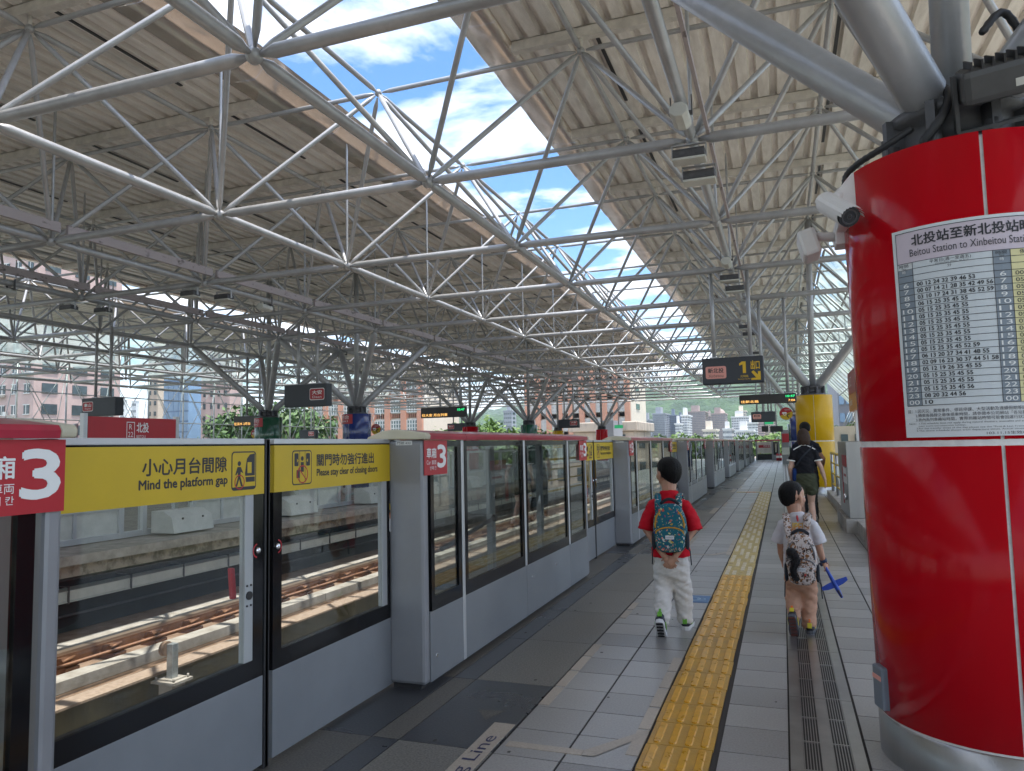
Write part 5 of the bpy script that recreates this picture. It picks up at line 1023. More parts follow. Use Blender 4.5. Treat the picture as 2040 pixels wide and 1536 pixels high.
# --- younger boy -----------------------------------------------------------------------
WTEE = cloth('pale_tshirt', (.56, .55, .57), .06); KHAK = cloth('khaki_trousers', (.48, .28, .19), .10, 7, .5, 12)
def younger_boy():
    F = Fig(.075, 6.12, R_(-3)); t = thing('person', 'small boy in white t-shirt and tan trousers carrying a blue toy plane', 'person', F(0, 0, 0))
    b = MB(); h = .250; hc = F(-.03, .03, 1.018); P, D = head(b, F, hc, h, R_(-40), R_(-4))
    b.chain(limb(F, [((-.01, 0, .86), .05, .048), ((-.018, .01, .90), .052, .05), ((-.025, .02, .95), .060, .058)]), 12)
    b.chain(limb(F, [((0, 0, .44), .075, .06), ((0, 0, .62), .085, .062), ((0, -.005, .76), .10, .068), ((0, 0, .82), .08, .048), ((-.005, 0, .87), .04, .038)]), 14)
    A = {-1: [((-.085, 0, .815), .032, .032), ((-.135, -.01, .75), .034, .034), ((-.148, -.02, .67), .030, .030), ((-.150, .02, .59), .027, .027), ((-.145, .05, .535), .020, .022)], 1: [((.08, 0, .815), .032, .032), ((.135, 0, .75), .034, .034), ((.160, -.01, .67), .030, .030), ((.178, .0, .59), .027, .027), ((.195, .015, .535), .020, .022)]}
    for s in A: b.chain(limb(F, A[s]), 10)
    hand(b, F, F(-.145*XS, .05, .535), F.d(.08, .25, -1), F.d(-1, .1, -.1), .115, 1, .55); hand(b, F, F(.195*XS, .015, .535), F.d(.35, .25, -.9), F.d(.8, -.7, .1), .115, -1, 1.0)
    legs = {-1: [((-.06, 0, .44), .055, .055), ((-.07, .06, .30), .05, .05), ((-.065, -.06, .17), .04, .04), ((-.062, -.11, .10), .03, .03)], 1: [((.06, 0, .44), .055, .055), ((.062, .03, .27), .05, .05), ((.055, .02, .13), .04, .04), ((.052, .015, .07), .03, .03)]}
    for s in legs: b.chain(limb(F, legs[s]), 12)
    fuse(b, 'body', SKIN, t, .0042, 3); eyes(t, P, h)
    def low(a):
        c = math.cos(a); return R_(64) if c > .72 else R_(64+(.72-c)/.72*46) if c > 0 else R_(110+(-c)*40)
    hair(t, P, h, HAIRB, low, 1.03, 5)
    b = MB(); b.chain(limb(F, [((0, 0, .435), .132, .104), ((0, 0, .55), .124, .098), ((0, -.005, .72), .118, .088), ((0, 0, .80), .118, .076), ((0, 0, .85), .105, .064), ((-.004, .003, .878), .068, .058), ((-.006, .006, .903), .056, .054)]), 18, 0, (0, 1, 0), False)
    for s in (-1, 1): b.chain(limb(F, [((s*.065, 0, .835), .044, .05), ((s*.115, 0, .81), .048, .056), ((s*.150, 0, .745), .050, .062), ((s*.178, 0, .672), .054, .070)]), 16, 0, (0, 1, 0), False)
    sh = fuse(b, 'tshirt', WTEE, t, .008, 3, .006)
    Fz = lambda x, y: F(x, -.088-.02*max(0, (.80-y)*2), y)
    def fn(x, y): return F(x, -.0915+(.055*max(0, (y-.775)/.09)**1.5), y)
    b = MB(); put(b, 'SUPER', (0, 0, 0), (1, 0, 0), (0, 0, 1), -.085, .065, .775, .83, 0, fn, bold=.002); put(b, 'MARI', (0, 0, 0), (1, 0, 0), (0, 0, 1), -.08, .06, .715, .765, 0, fn, bold=.002); b.build('shirt_lettering', mat('shirt_print', (.72, .20, .08), .6, 0, c2=(.62, .50, .08), vs=9), t)
    b = MB(); b.chain([(F(.0, -.045, .885), .006, .006), (F(.004, -.075, .865), .009, .006), (F(.006, -.085, .845), .006, .005)], 8); b.build('neck_cord', RED, t)
    b = MB(); b.chain(limb(F, [((0, 0, .52), .11, .09), ((0, -.005, .45), .122, .10), ((0, 0, .39), .118, .095)]), 18)
    b.chain(limb(F, [((-.06, .0, .42), .072, .09), ((-.068, .055, .30), .066, .072), ((-.065, -.02, .205), .060, .062), ((-.062, -.085, .135), .052, .054)]), 16); b.chain(limb(F, [((.06, 0, .42), .07, .09), ((.062, .03, .27), .064, .07), ((.055, .02, .15), .06, .062), ((.053, .012, .062), .055, .058)]), 16)
    for s, zz in ((-1, (.19, .155)), (1, (.16, .11))):
        for z in zz: c = (s*.058, (-.05 if s < 0 else .02), z); b.chain(limb(F, [((c[0]-.04, c[1]-.03, c[2]+.01), .011, .018), ((c[0], c[1]-.055, c[2]), .012, .018), ((c[0]+.04, c[1]-.03, c[2]+.01), .011, .018)]), 8)
    fuse(b, 'trousers', KHAK, t, .008, 3, .010)
    SH2 = mat('shoe_black', (.02, .02, .022), .6); SO2 = mat('sole_dark_red', (.13, .045, .035), .6, 0, .3, 20); SO3 = mat('sole_grey', (.07, .075, .085), .6); ORG = mat('shoe_orange', (.75, .16, .02), .5); LIM = mat('shoe_lime', (.62, .52, .03), .5)
    shoe(t, F, (-.062, -.125, .15), (.05, .50, -.86), (0, .86, .5), .20, SH2, [SO3, SO2], [LIM, ORG]); shoe(t, F, (.052, .015, .08), (.05, 1, 0), (0, 0, 1), .20, SH2, [SO3, SO2], [LIM, ORG])
    b = MB(); c = Vector(F(.168, .012, .545)); d_ = F.d(.3, .25, -.9).normalized(); b.tube(c-d_*.011, c+d_*.011, .027, 14); b.build('wristwatch', mat('watch_navy', (.01, .03, .08), .35), t); return F
F2 = younger_boy()
CATP = pattern('beige_print', (.55, .50, .47), [(.24, .10, .03), (.04, .025, .02), (.55, .50, .47), (.30, .15, .07), (.10, .07, .06), (.08, .07, .07)], 40, .42)
bp = backpack(F2, 'pale backpack with brown print and dark straps on the small boy', (.02, -.16, .572), (.112, .06, .188), CATP, TRIM, mat('grey_zip', (.13, .13, .14), .6), None, [(.05, -.13, .70, .028), (.065, -.115, .79, .028), (.072, -.075, .878, .028), (.078, 0, .893, .028), (.085, .06, .845, .026), (.09, .085, .74, .022)], .03, 'school')
ch = thing('plush_charm', 'black furry plush toy hanging on the pale backpack', 'toy', F2(-.03, -.25, .52)); b = MB(); random.seed(3)
FUR = mat('black_fur', (.008, .008, .009), .9)
for k in range(900):
    u = random.random(); c = Vector((-.045+.03*math.sin(u*5)+(.06*max(0, u-.55)*2.2), -.262, .635-u*.19)); rr_ = .042*(1-.45*u); d = Vector((random.gauss(0, 1), random.gauss(0, .8), random.gauss(0, 1))).normalized(); p = c+d*rr_*.8; q = c+d*rr_*1.3+Vector((0, 0, -.008)); s = d.cross(Vector((.3, .5, .8))).normalized()*.0022
    b.add([F2(*(p-s)), F2(*(p+s)), F2(*q)], [(0, 1, 2)])
for u in [i/10 for i in range(11)]: c = (-.045+.03*math.sin(u*5)+(.06*max(0, u-.55)*2.2), -.262, .635-u*.19); b.ball(F2(*c), .036*(1-.45*u), 8)
b.build('fur', FUR, ch); b = MB(); b.ball(F2(.045, -.268, .475), .008, 8); b.build('bell', RED, ch)
PB = mat('toy_blue', (.015, .06, .38), .38, 0, .12, 20); PBD = mat('toy_navy', (.02, .02, .06), .4)
pl = thing('toy_plane', 'blue foam toy glider plane held nose down in the small boy\'s right hand', 'toy plane', F2(.24, .03, .45)); a0 = Vector((.184, .02, .485)); ax_ = Vector((.42, .06, -.9)).normalized(); sd_ = Vector((.90, .2, .42)).normalized()
b = MB(); b.chain([(F2(*(a0-ax_*.045)), .007, .007), (F2(*a0), .011, .011), (F2(*(a0+ax_*.09)), .014, .014), (F2(*(a0+ax_*.17)), .017, .016), (F2(*(a0+ax_*.23)), .010, .012)], 10); b.build('fuselage', PB, pl)
wc = a0+ax_*.125; nn_ = ax_.cross(sd_).normalized(); b = MB(); w2 = [(-.5, -.25), (-.49, .2), (-.3, .42), (0, .5), (.3, .42), (.49, .2), (.5, -.25), (.25, -.35), (0, -.4), (-.25, -.35)]; ww = [wc+sd_*(u*.20)+ax_*(v*.055) for u, v in w2]; n = len(ww); b.add([F2(*(p+nn_*s)) for s in (-.0035, .0035) for p in ww], [tuple(range(n))[::-1], tuple(range(n, 2*n))]+[(i, (i+1) % n, n+(i+1) % n, n+i) for i in range(n)]); b.build('wing', PB, pl)
b = MB(); tcn = a0-ax_*.04; tw = [(-.5, -.4), (.5, -.4), (.4, .4), (-.4, .4)]; ww = [tcn+sd_*(u*.065)+ax_*(v*.035) for u, v in tw]; b.add([F2(*(p+nn_*s)) for s in (-.003, .003) for p in ww], [(3, 2, 1, 0), (4, 5, 6, 7)]+[(i, (i+1) % 4, 4+(i+1) % 4, 4+i) for i in range(4)]); b.build('tailplane', PBD, pl)
b = MB(); b.chain([(F2(*(a0+ax_*.175+nn_*.006)), .012, .012), (F2(*(a0+ax_*.225+nn_*.006)), .008, .008)], 8); b.build('canopy', PBD, pl); b = MB(); b.obox(F2(*(a0+ax_*.055-nn_*.014)), [F2.d(*ax_), F2.d(*sd_), F2.d(*nn_)], (.022, .006, .002)); b.build('label', WHITE, pl)
# --- adults ------------------------------------------------------------------------------
BTEE = cloth('black_tshirt', (.012, .012, .015), .2); OLV = cloth('olive_shorts', (.055, .06, .035), .12); NVT = cloth('navy_tshirt', (.014, .016, .025), .2); GREYT = cloth('grey_trousers', (.06, .065, .07), .1)
def adult(X, Y, yaw, lab, H, tee, skin, hairm, woman, armR, low, long_hair, bot):
    F = Fig(X, Y, yaw); k = H/1.66; t = thing('person', lab, 'person', F(0, 0, 0)); q = lambda x, y, z: (x*k*.84, y*k*.9, z*k)
    L = lambda pts: [(F(*q(*p)), a*k*.87, b_*k*.9) for p, a, b_ in pts]
    b = MB(); h = .225*k; P, D = head(b, F, F(*q(0, .02, 1.53)), h, R_(5), R_(-4))
    b.chain(L([((0, 0, 1.30), .065, .06), ((0, .005, 1.38), .052, .052), ((0, .015, 1.45), .055, .056)]), 12)
    b.chain(L([((0, 0, .84), .155, .11), ((0, 0, 1.0), .135, .095), ((0, 0, 1.18), .14, .095), ((0, 0, 1.27), .125, .07), ((0, 0, 1.345), .05, .05)]), 16)
    for s in (-1, 1):
        e = armR if s > 0 else ((-.265, -.02, 1.02), (-.245, .10, .84)); el, wr = e
        b.chain(L([((s*.13, 0, 1.265), .045, .045), ((s*.205, -.005, 1.17), .048, .05), (el, .042, .042), (tuple((u+v)/2 for u, v in zip(el, wr)), .04, .04), (wr, .026, .03)]), 10)
        f_ = (Vector(wr)-Vector(el)).normalized(); hand(b, F, F(*q(*wr)), F.d(f_.x*.5, f_.y+.15, f_.z), F.d(s, -.25, 0), .165*k, s*1 if s < 0 else -1, .45)
    for s, kn, an in ((-1, (-.085, .16, .48), (-.08, .20, .09)), (1, (.09, .10, .46), (.095, -.16, .10))):
        b.chain(L([((s*.085, 0, .86), .105, .105), ((s*.09, .04, .68), .088, .09), (kn, .058, .058), (tuple(u*.62+v*.38 for u, v in zip(kn, an)), .058, .062), (an, .036, .04)]), 12)
    fuse(b, 'body', skin, t, .009, 3); eyes(t, P, h); hair(t, P, h, hairm, low, 1.09, 3)
    if long_hair:
        b = MB(); 
        for i in range(11):
            a = R_(100+16*i); x, y = math.sin(a), math.cos(a); b.chain([(P(x*.30, -.04+y*.33, .2), h*.10, h*.07), (P(x*.36, -.06+y*.40, -.1), h*.11, h*.07), (P(x*.36, -.06+y*.40, -.42), h*.105, h*.07), (P(x*.31, -.05+y*.37, -.70+.04*(i % 3)), h*.07, h*.04)], 8)
        fuse(b, 'long_hair', hairm, t, .009, 2)
    b = MB(); b.chain(L([((0, 0, .92), .185, .14), ((0, 0, 1.0), .175, .132), ((0, 0, 1.16), .175, .125), ((0, 0, 1.27), .172, .102), ((0, 0, 1.33), .13, .08), ((0, .005, 1.365), .085, .068), ((0, .008, 1.385), .068, .064)]), 18, 0, (0, 1, 0), False)
    for s in (-1, 1): b.chain(L([((s*.11, 0, 1.30), .058, .066), ((s*.18, 0, 1.26), .062, .07), ((s*.232, -.005, 1.14), .066, .078)]), 16, 0, (0, 1, 0), False)
    fuse(b, 'tshirt', tee, t, .013, 3, .009)
    if woman:
        for s in (-1, 1):
            b = MB(); b.chain(L([((s*.232, -.005, 1.145), .082, .082), ((s*.236, -.006, 1.125), .083, .083)]), 14, 0, (0, 1, 0), False); b.build('sleeve_band', WHITE, t); b = MB(); b.chain([(F(*q(s*a, -.086+c, z)), .008, .005) for a, c, z in ((.06, .03, 1.372), (.12, .02, 1.345), (.19, .02, 1.31))], 6); b.build('shoulder_stripe', WHITE, t)
        b = MB(); b.chain([(F(*q(x, -.07+.09*abs(x)*6, 1.378)), .007, .007) for x in (-.065, -.03, 0, .03, .065)], 6); b.build('collar_band', WHITE, t)
    b = MB(); b.chain(L([((0, 0, .95), .17, .13), ((0, -.01, .86), .195, .15), ((0, 0, .78), .19, .14)]), 18); zl = .62 if bot == 'shorts' else .12
    for s, kn, an in ((-1, (-.085, .16, .48), (-.08, .20, .09)), (1, (.09, .10, .46), (.095, -.16, .10))):
        pts = [((s*.09, 0, .82), .105, .13), ((s*.10, .04, .65), .11, .12)]
        if bot != 'shorts': pts += [(kn, .08, .085), (an, .065, .07)]
        b.chain(L(pts), 14)
    fuse(b, 'shorts' if bot == 'shorts' else 'trousers', OLV if woman else GREYT, t, .013, 3, .010)
    SNK = mat('sneaker_light', (.5, .48, .44), .6) if 'sneaker_light' not in MATS else MATS['sneaker_light']
    shoe(t, F, q(-.08, .20, .09), (-.05, 1, 0), (0, 0, 1), .25*k, SNK, [SNK, BLACKM], [SNK, SNK]); shoe(t, F, q(.095, -.17, .125), (.03, .75, -.6), (0, .6, .75), .25*k, SNK, [SNK, BLACKM], [SNK, SNK]); return F
def loww(a):
    c = math.cos(a); return R_(60) if c > .75 else R_(60+(.75-c)/.75*60) if c > 0 else R_(120+(-c)*18)
FW = adult(.31, 12.7, R_(2), 'woman in black t-shirt with white trim and olive shorts walking away', 1.655, BTEE, SKINW, HAIRN, True, ((.285, .0, 1.02), (.345, .03, .82)), loww, True, 'shorts')
t = thing('shoulder_bag', 'blue shoulder bag hanging at the woman\'s left hip', 'bag', FW(-.17, .05, .85)); b = MB(); sell(b, FW, (-.155, .03, .90), (.04, .10, .12), .6); b.build('bag', cloth('blue_bag', (.012, .035, .14), .15), t); b = MB(); b.chain([(FW(-.17, -.02, 1.0), .012, .005), (FW(-.05, -.145, 1.18), .012, .005), (FW(.10, -.10, 1.33), .012, .005), (FW(.13, 0, 1.37), .012, .005)], 8); b.build('strap', TRIM, t)
FM = adult(.37, 13.9, R_(0), 'man in dark t-shirt mostly hidden behind the woman in black', 1.79, NVT, SKIN, HAIRB, False, ((.30, .02, 1.04), (.28, .14, .90)), loww, False, 'trousers')
# ------------------------------------------------------------------ surroundings
G0 = -9.0
gr = MB(); gr.box(-3000, 3000, -600, 4000, G0-1, G0); setp(gr.build('ground', mat('city_ground', (.20, .20, .18), .9, 0, c2=(.10, .13, .07), vs=.02)), kind='structure')
vd = MB(); vd.box(-38, 12, -20, 80, -4.2, -3.0); setp(vd.build('viaduct', CONC), kind='structure')
LEAFS = []
for nm, c, c2 in (('leaf_bright', (.13, .22, .035), (.055, .12, .018)), ('leaf_mid', (.075, .15, .03), (.03, .075, .014)), ('leaf_dark', (.035, .085, .022), (.015, .04, .010))):
    m = mat(nm, c, .55, 0, c2=c2, vs=.9, thr=(.3, .7)); bs_ = m.node_tree.nodes['Principled BSDF']; bs_.inputs['Transmission Weight'].default_value = 0; LEAFS.append(m)
BARK = mat('bark', (.13, .10, .075), .9, 0, .3, 6, bump=.4)
CR = {}
def crown_mesh(key, seed, w, hgt, nc, nl, ls, m):
    rnd = random.Random(seed); b = MB(); cl = []
    for i in range(nc):
        while True:
            p = Vector((rnd.uniform(-1, 1), rnd.uniform(-1, 1), rnd.uniform(-1, 1)))
            if .25 < p.length < 1: break
        cl.append((Vector((p.x*w*.8, p.y*w*.8, hgt*.5+p.z*hgt*.42)), rnd.uniform(.45, 1.0)*w*.36))
    for c, r in cl:
        for k in range(nl):
            d = Vector((rnd.gauss(0, 1), rnd.gauss(0, 1), rnd.gauss(0, 1))).normalized(); p = c+d*r*rnd.uniform(.55, 1.05)*Vector((1, 1, .75)).length/1.6
            n = (d+Vector((rnd.gauss(0, .5), rnd.gauss(0, .5), rnd.gauss(.4, .5)))).normalized(); u = n.orthogonal().normalized(); u.rotate(Matrix.Rotation(rnd.uniform(0, 6.28), 3, n)); v = n.cross(u); q = ls*rnd.uniform(.6, 1.3)
            b.add([p-u*q, p+v*q*.5, p+u*q, p-v*q*.5], [(0, 1, 2, 3)])
    return b
def tree(key, x, y, s, lab, group=None, z=G0, seed=1, w=3.4, hgt=6, trunk=5, nc=46, nl=42, ls=.28, m=1):
    if key not in CR:
        t = thing('tree', lab, 'tree', (0, 0, 0)); b = crown_mesh(key, seed, w, hgt, nc, nl, ls, m); b.v = [(a, c, d+trunk) for a, c, d in b.v]; b.build('crown', LEAFS[m], t)
        b = MB(); b.chain([(Vector((0, 0, 0)), .28, .28), (Vector((.1, 0, trunk*.6)), .2, .2), (Vector((.1, .1, trunk+hgt*.3)), .12, .12), (Vector((0, .1, trunk+hgt*.7)), .05, .05)], 8)
        for a in range(5): d = Vector((math.cos(a*1.3), math.sin(a*1.3), .9)); b.chain([(Vector((.1, 0, trunk*.75)), .1, .1), (Vector((.1, 0, trunk*.75))+d*hgt*.25, .06, .06), (Vector((.1, 0, trunk*.75))+d*hgt*.45, .025, .025)], 6)
        b.build('trunk', BARK, t); CR[key] = t
    else: t = copy_tree(CR[key]); t['label'] = lab
    t.location = (x, y, z); t.scale = (s, s, s); t.rotation_euler = (0, 0, (x*7.3+y*3.1) % 6.28)
    if group: t['group'] = group
    return t
def treeat(key, px, pyt, Y, lab, **k):
    c = at(px, pyt, 1, Y); top = k.get('trunk', 5)+k.get('hgt', 6); s = (c.z-G0)/top; return tree(key, c.x, Y, s, lab, **k)
tl = [(875, 852, 74, 'bright'), (905, 838, 82, 'bright'), (955, 826, 80, 'bright'), (1000, 838, 86, 'bright'), (1030, 846, 78, 'bright'), (1068, 848, 82, 'mid'), (1100, 852, 80, 'bright'), (1165, 850, 88, 'bright')]
for i, (px, py, Y, q) in enumerate(tl): treeat('a'+q, px, py, Y, 'bright leafy tree behind the red gate canopy, number %s from the left' % ORD[i].replace('nearest', 'first') , group='trees behind the gate canopies', m=0 if q == 'bright' else 1, seed=3)
tl = [(470, 812, 66), (505, 795, 70), (545, 790, 74), (585, 800, 72), (612, 815, 76)]
for i, (px, py, Y) in enumerate(tl): treeat('b', px, py, Y, 'tall green tree behind the green column, %s from the left' % ORD[i].replace('nearest', 'first'), group='trees behind the green column', m=1, seed=8)
tl = [(1298, 872, 95), (1322, 868, 100), (1345, 864, 105), (1368, 866, 110), (1392, 867, 118), (1412, 866, 125), (1478, 870, 110), (1496, 866, 100), (1512, 868, 104), (1530, 866, 96), (1545, 862, 92)]
for i, (px, py, Y) in enumerate(tl): treeat('c', px, py, Y, 'green treetop beyond the far platform end, %s from the left' % (ORD+['ninth', 'tenth', 'eleventh'])[i].replace('nearest', 'first'), group='trees beyond the platform end', m=0, seed=15, nc=34, nl=40, ls=.3)
for i, (px, py, Y) in enumerate(((1706, 838, 60), (1730, 846, 52), (1690, 850, 75))): treeat('c', px, py, Y, 'green tree between the red and yellow columns, %s of three' % ('tallest', 'nearest', 'farthest')[i], group='trees right of the platform', m=0, seed=15)
# hedges along the far side
hd = thing('hedge', 'long bright green hedge behind the far platforms', 'hedge', (-38, 20, 0)); b = MB(); rnd = random.Random(5)
for k in range(9000):
    y = rnd.uniform(5, 60); p = Vector((-38.6+rnd.gauss(0, .35), y, rnd.uniform(.1, 1.35)+.18*math.sin(y*1.7)+.12*math.sin(y*4.1))); n = Vector((rnd.gauss(.5, .6), rnd.gauss(0, .6), rnd.gauss(.6, .5))).normalized(); u = n.orthogonal().normalized(); v = n.cross(u); q = rnd.uniform(.08, .2); b.add([p-u*q, p+v*q*.6, p+u*q, p-v*q*.6], [(0, 1, 2, 3)])
b.build('foliage', LEAFS[0], hd); b = MB(); b.box(-39, -38.2, 4, 61, -.3, .25); b.build('planter', CONCL, hd)
# buildings -------------------------------------------------------------------------------
WIN = mat('window_dark', (.05, .075, .085), .15, 0, .35, .7); WFR = mat('window_white', (.62, .62, .60), .6)
def bld(name, lab, px0, px1, pyt, Y, depth, wall, fl, cols_, ww=.55, wh=.5, ac=False, win=None, fr=None, roof_=True, balc=None, side=True, base=None, gx=None):
    a = at(px0, pyt, 1, Y); c = at(px1, pyt, 1, Y); z1 = max(a.z, c.z)
    if px1 < 1500:
        while at(px1, pyt, 1, Y+depth).x < a.x+.55*(c.x-a.x): depth *= .6
        c = at(px1, pyt, 1, Y+depth)
    x0, x1 = a.x, c.x; z0 = G0; t = thing(name, lab, 'building', ((x0+x1)/2, Y, z0))
    b = MB(); b.box(x0, x1, Y, Y+depth, z0, z1); b.build('wall', wall, t)
    if roof_: b = MB(); b.box(x0-.3, x1+.3, Y-.3, Y+depth+.3, z1, z1+.5); w3 = (x1-x0)*.3; b.box((x0+x1)/2-w3, (x0+x1)/2+w3*.4, Y+2, Y+depth*.6, z1+.5, z1+3.2); b.build('roof', wall, t)
    zv = max(z0, -2.0) if base is None else base; n = max(1, fl); fh = (z1-zv)/n; cw = (x1-x0)/cols_; win = win or WIN; proto = {}
    for f in range(n):
        zc = zv+fh*f
        for k in range(cols_):
            xx = x0+cw*k; b = MB(); o0 = (xx+cw*(1-ww)/2, xx+cw*(1+ww)/2, zc+fh*(1-wh)*.45, zc+fh*(1-wh)*.45+fh*wh)
            b.box(o0[0], o0[1], Y-.10, Y+.05, o0[2], o0[3]); 
            if fr: tq = min(.12, cw*.06); [b.box(q0, q1, Y-.16, Y-.05, r0, r1, 1) for q0, q1, r0, r1 in ((o0[0]-tq, o0[1]+tq, o0[3], o0[3]+tq), (o0[0]-tq, o0[1]+tq, o0[2]-tq, o0[2]), ((o0[0]+o0[1])/2-tq/2, (o0[0]+o0[1])/2+tq/2, o0[2], o0[3]))]
            b.build('window', [win, fr or win], t)
            if ac and (k*7+f*3) % 4 == 1: b = MB(); b.box(o0[1]+.15, min(o0[1]+.95, xx+cw), Y-.45, Y-.06, o0[2]-.2, o0[2]+.4); b.build('air_conditioner', WFR, t)
            if ac and (k+f) % 3 == 0: b = MB(); b.box(o0[0]-.2, o0[1]+.2, Y-.55, Y-.2, o0[2]-.45, o0[2]-.12); b.build('window_ledge', CONCL, t)
        if side and depth > 4:
            for k in range(max(1, int(depth/4))):
                dd = depth/max(1, int(depth/4)); yy = Y+dd*k; b = MB(); b.box(x1-.05, x1+.10, yy+dd*.25, yy+dd*.75, zc+fh*.25, zc+fh*.75); b.build('window', win, t)
        if balc: b = MB(); b.box(x0+.2, x1-.2, Y-1.1, Y-.12, zc-.15, zc+fh*.30); b.build('balcony', balc, t)
    return t
PINKB = mat('pink_tile_wall', (.50, .37, .345), .75, 0, .12, .6); BEIGB = mat('beige_wall', (.55, .46, .37), .8, 0, .1, .5); WHB = mat('white_wall', (.66, .66, .66), .75, 0, .08, .5); GRB = mat('grey_wall', (.30, .32, .36), .7, 0, .1, .5); BRB = mat('brown_wall', (.36, .29, .27), .8, 0, .12, .5); BLG = mat('blue_glass_wall', (.22, .34, .50), .2, .3, .1, .3); SLB = mat('slate_wall', (.16, .20, .26), .6, 0, .1, .4)
bld('apartment_building', 'large pink tiled apartment building at the left behind the roof frame', -170, 246, 468, 72, 14, PINKB, 13, 11, .42, .42, ac=True, fr=WFR)
bld('apartment_building', 'taller pink apartment wing at the far left edge', -420, -175, 430, 66, 14, PINKB, 13, 6, .45, .42, ac=True, fr=WFR)
bld('office_tower', 'blue glass tower behind the lattice left of the green column', 328, 402, 700, 105, 14, BLG, 12, 5, .9, .85, win=mat('blue_pane', (.30, .45, .62), .12, .2, .1, .3))
bld('beige_tower', 'beige tower between the pink apartments and the blue glass tower', 296, 328, 690, 118, 12, BEIGB, 12, 2, .4, .4)
bld('pink_building', 'pinkish building right of the blue glass tower', 402, 484, 700, 96, 14, PINKB, 10, 4, .3, .45)
bld('distant_tower', 'distant pale round cornered tower, left of the two beside the destination sign', 240, 254, 798, 420, 20, WHB, 9, 4, .6, .4); bld('distant_tower', 'distant pale tower, right of the two beside the destination sign', 262, 277, 800, 430, 20, WHB, 9, 4, .6, .4)
ORW = mat('orange_tile', (.58, .29, .20), .7, 0, .1, .7); CRW = mat('cream_wall', (.70, .62, .52), .8, 0, .07, .4); TEALW = mat('window_teal', (.10, .17, .17), .15, 0, .4, .8)
def school(lab, px0, px1, pyt, Y, bays, floors, wing):
    a = at(px0, pyt, 1, Y); c = at(px1, pyt, 1, Y); x0, x1, z1 = a.x, c.x, max(a.z, c.z); zb = -3.0; t = thing('school_building', lab, 'building', ((x0+x1)/2, Y, G0)); b = MB(); b.box(x0, x1+(wing and .5 or 0), Y, Y+14, G0, z1); b.build('wall', CRW, t)
    b = MB(); b.box(x0-.3, x1+.3, Y-.4, Y+14, z1, z1+.8); b.build('roof', CRW, t); bw = (x1-x0)/bays; fh = (z1-zb)/floors
    for k in range(bays+1): b = MB(); b.box(x0+bw*k-.42, x0+bw*k+.42, Y-.55, Y-.002, G0, z1-.02); b.build('pilaster', ORW, t)
    for f in range(floors):
        for k in range(bays):
            q0, q1 = x0+bw*k+.5, x0+bw*(k+1)-.5; z = zb+fh*f; b = MB(); b.box(q0, q1, Y-.15, Y-.004, z+fh*.36, z+fh*.96); nn = 4
            for i in range(nn+1): xx = q0+(q1-q0)*i/nn; b.box(xx-.09, xx+.09, Y-.25, Y-.15, z+fh*.36, z+fh*.96, 1)
            for g in (.36, .56, .76, .955): b.box(q0, q1, Y-.24, Y-.15, z+fh*g-.07, z+fh*g+.07, 1)
            b.build('window', [TEALW, WFR], t); b = MB()
            for i in range(5): xx = q0+(q1-q0)*(i+.5)/5; b.box(xx-.28, xx+.28, Y-.12, Y-.003, z+fh*.07, z+fh*.29)
            b.build('spandrel_tiles', ORW, t)
    if wing:
        for f in range(floors): z = zb+fh*f; b = MB(); b.box(x1+.45, x1+.6, Y+4.5, Y+7.5, z+fh*.5, z+fh*.82); b.build('window', [TEALW], t)
school('orange and cream school building with gridded windows in the middle distance', 1050, 1248, 735, 118, 9, 6, True)
school('orange balustraded wing of the school behind the blue column', 622, 838, 768, 100, 7, 5, False)
bld('apartment_building', 'beige apartment building left of the bright trees', 838, 902, 826, 140, 12, BEIGB, 5, 5, .5, .45); bld('grey_tower', 'grey tower left of the school building', 1003, 1028, 820, 300, 16, GRB, 10, 4, .6, .5, fr=WFR)
# station block house
bh = thing('block_house', 'stained concrete block house at the end of the far platform', 'building', (-20, 75, 0)); a = at(1142, 843, 1, 74); c = at(1262, 843, 1, 74); WST = mat('weathered_concrete', (.50, .44, .37), .9, 0, c2=(.24, .21, .19), vs=1.1, stretch=(1, 1, .35), thr=(.3, .52), bump=.2)
b = MB(); b.box(a.x, c.x, 74, 84, -3, a.z-1.0); b.build('wall', WST, bh); b = MB(); b.box(a.x-.4, c.x+.4, 73.6, 84.4, a.z-.95, c.z+.2); b.build('parapet', WST, bh, .1); b = MB(); d = at(1236, 870, 1, 73.9); b.box(d.x-.8, d.x+.5, 73.9, 74, -1, a.z-1.3); b.build('opening', WIN, bh)
b = MB(); d = at(1222, 850, 1, 66); e_ = at(1200, 838, 1, 66); b.box(e_.x, d.x, 66, 70, -1, e_.z); bb_ = setp(b.build('dark_kiosk', GRB), 'dark grey equipment kiosk behind the distant red column', 'kiosk')
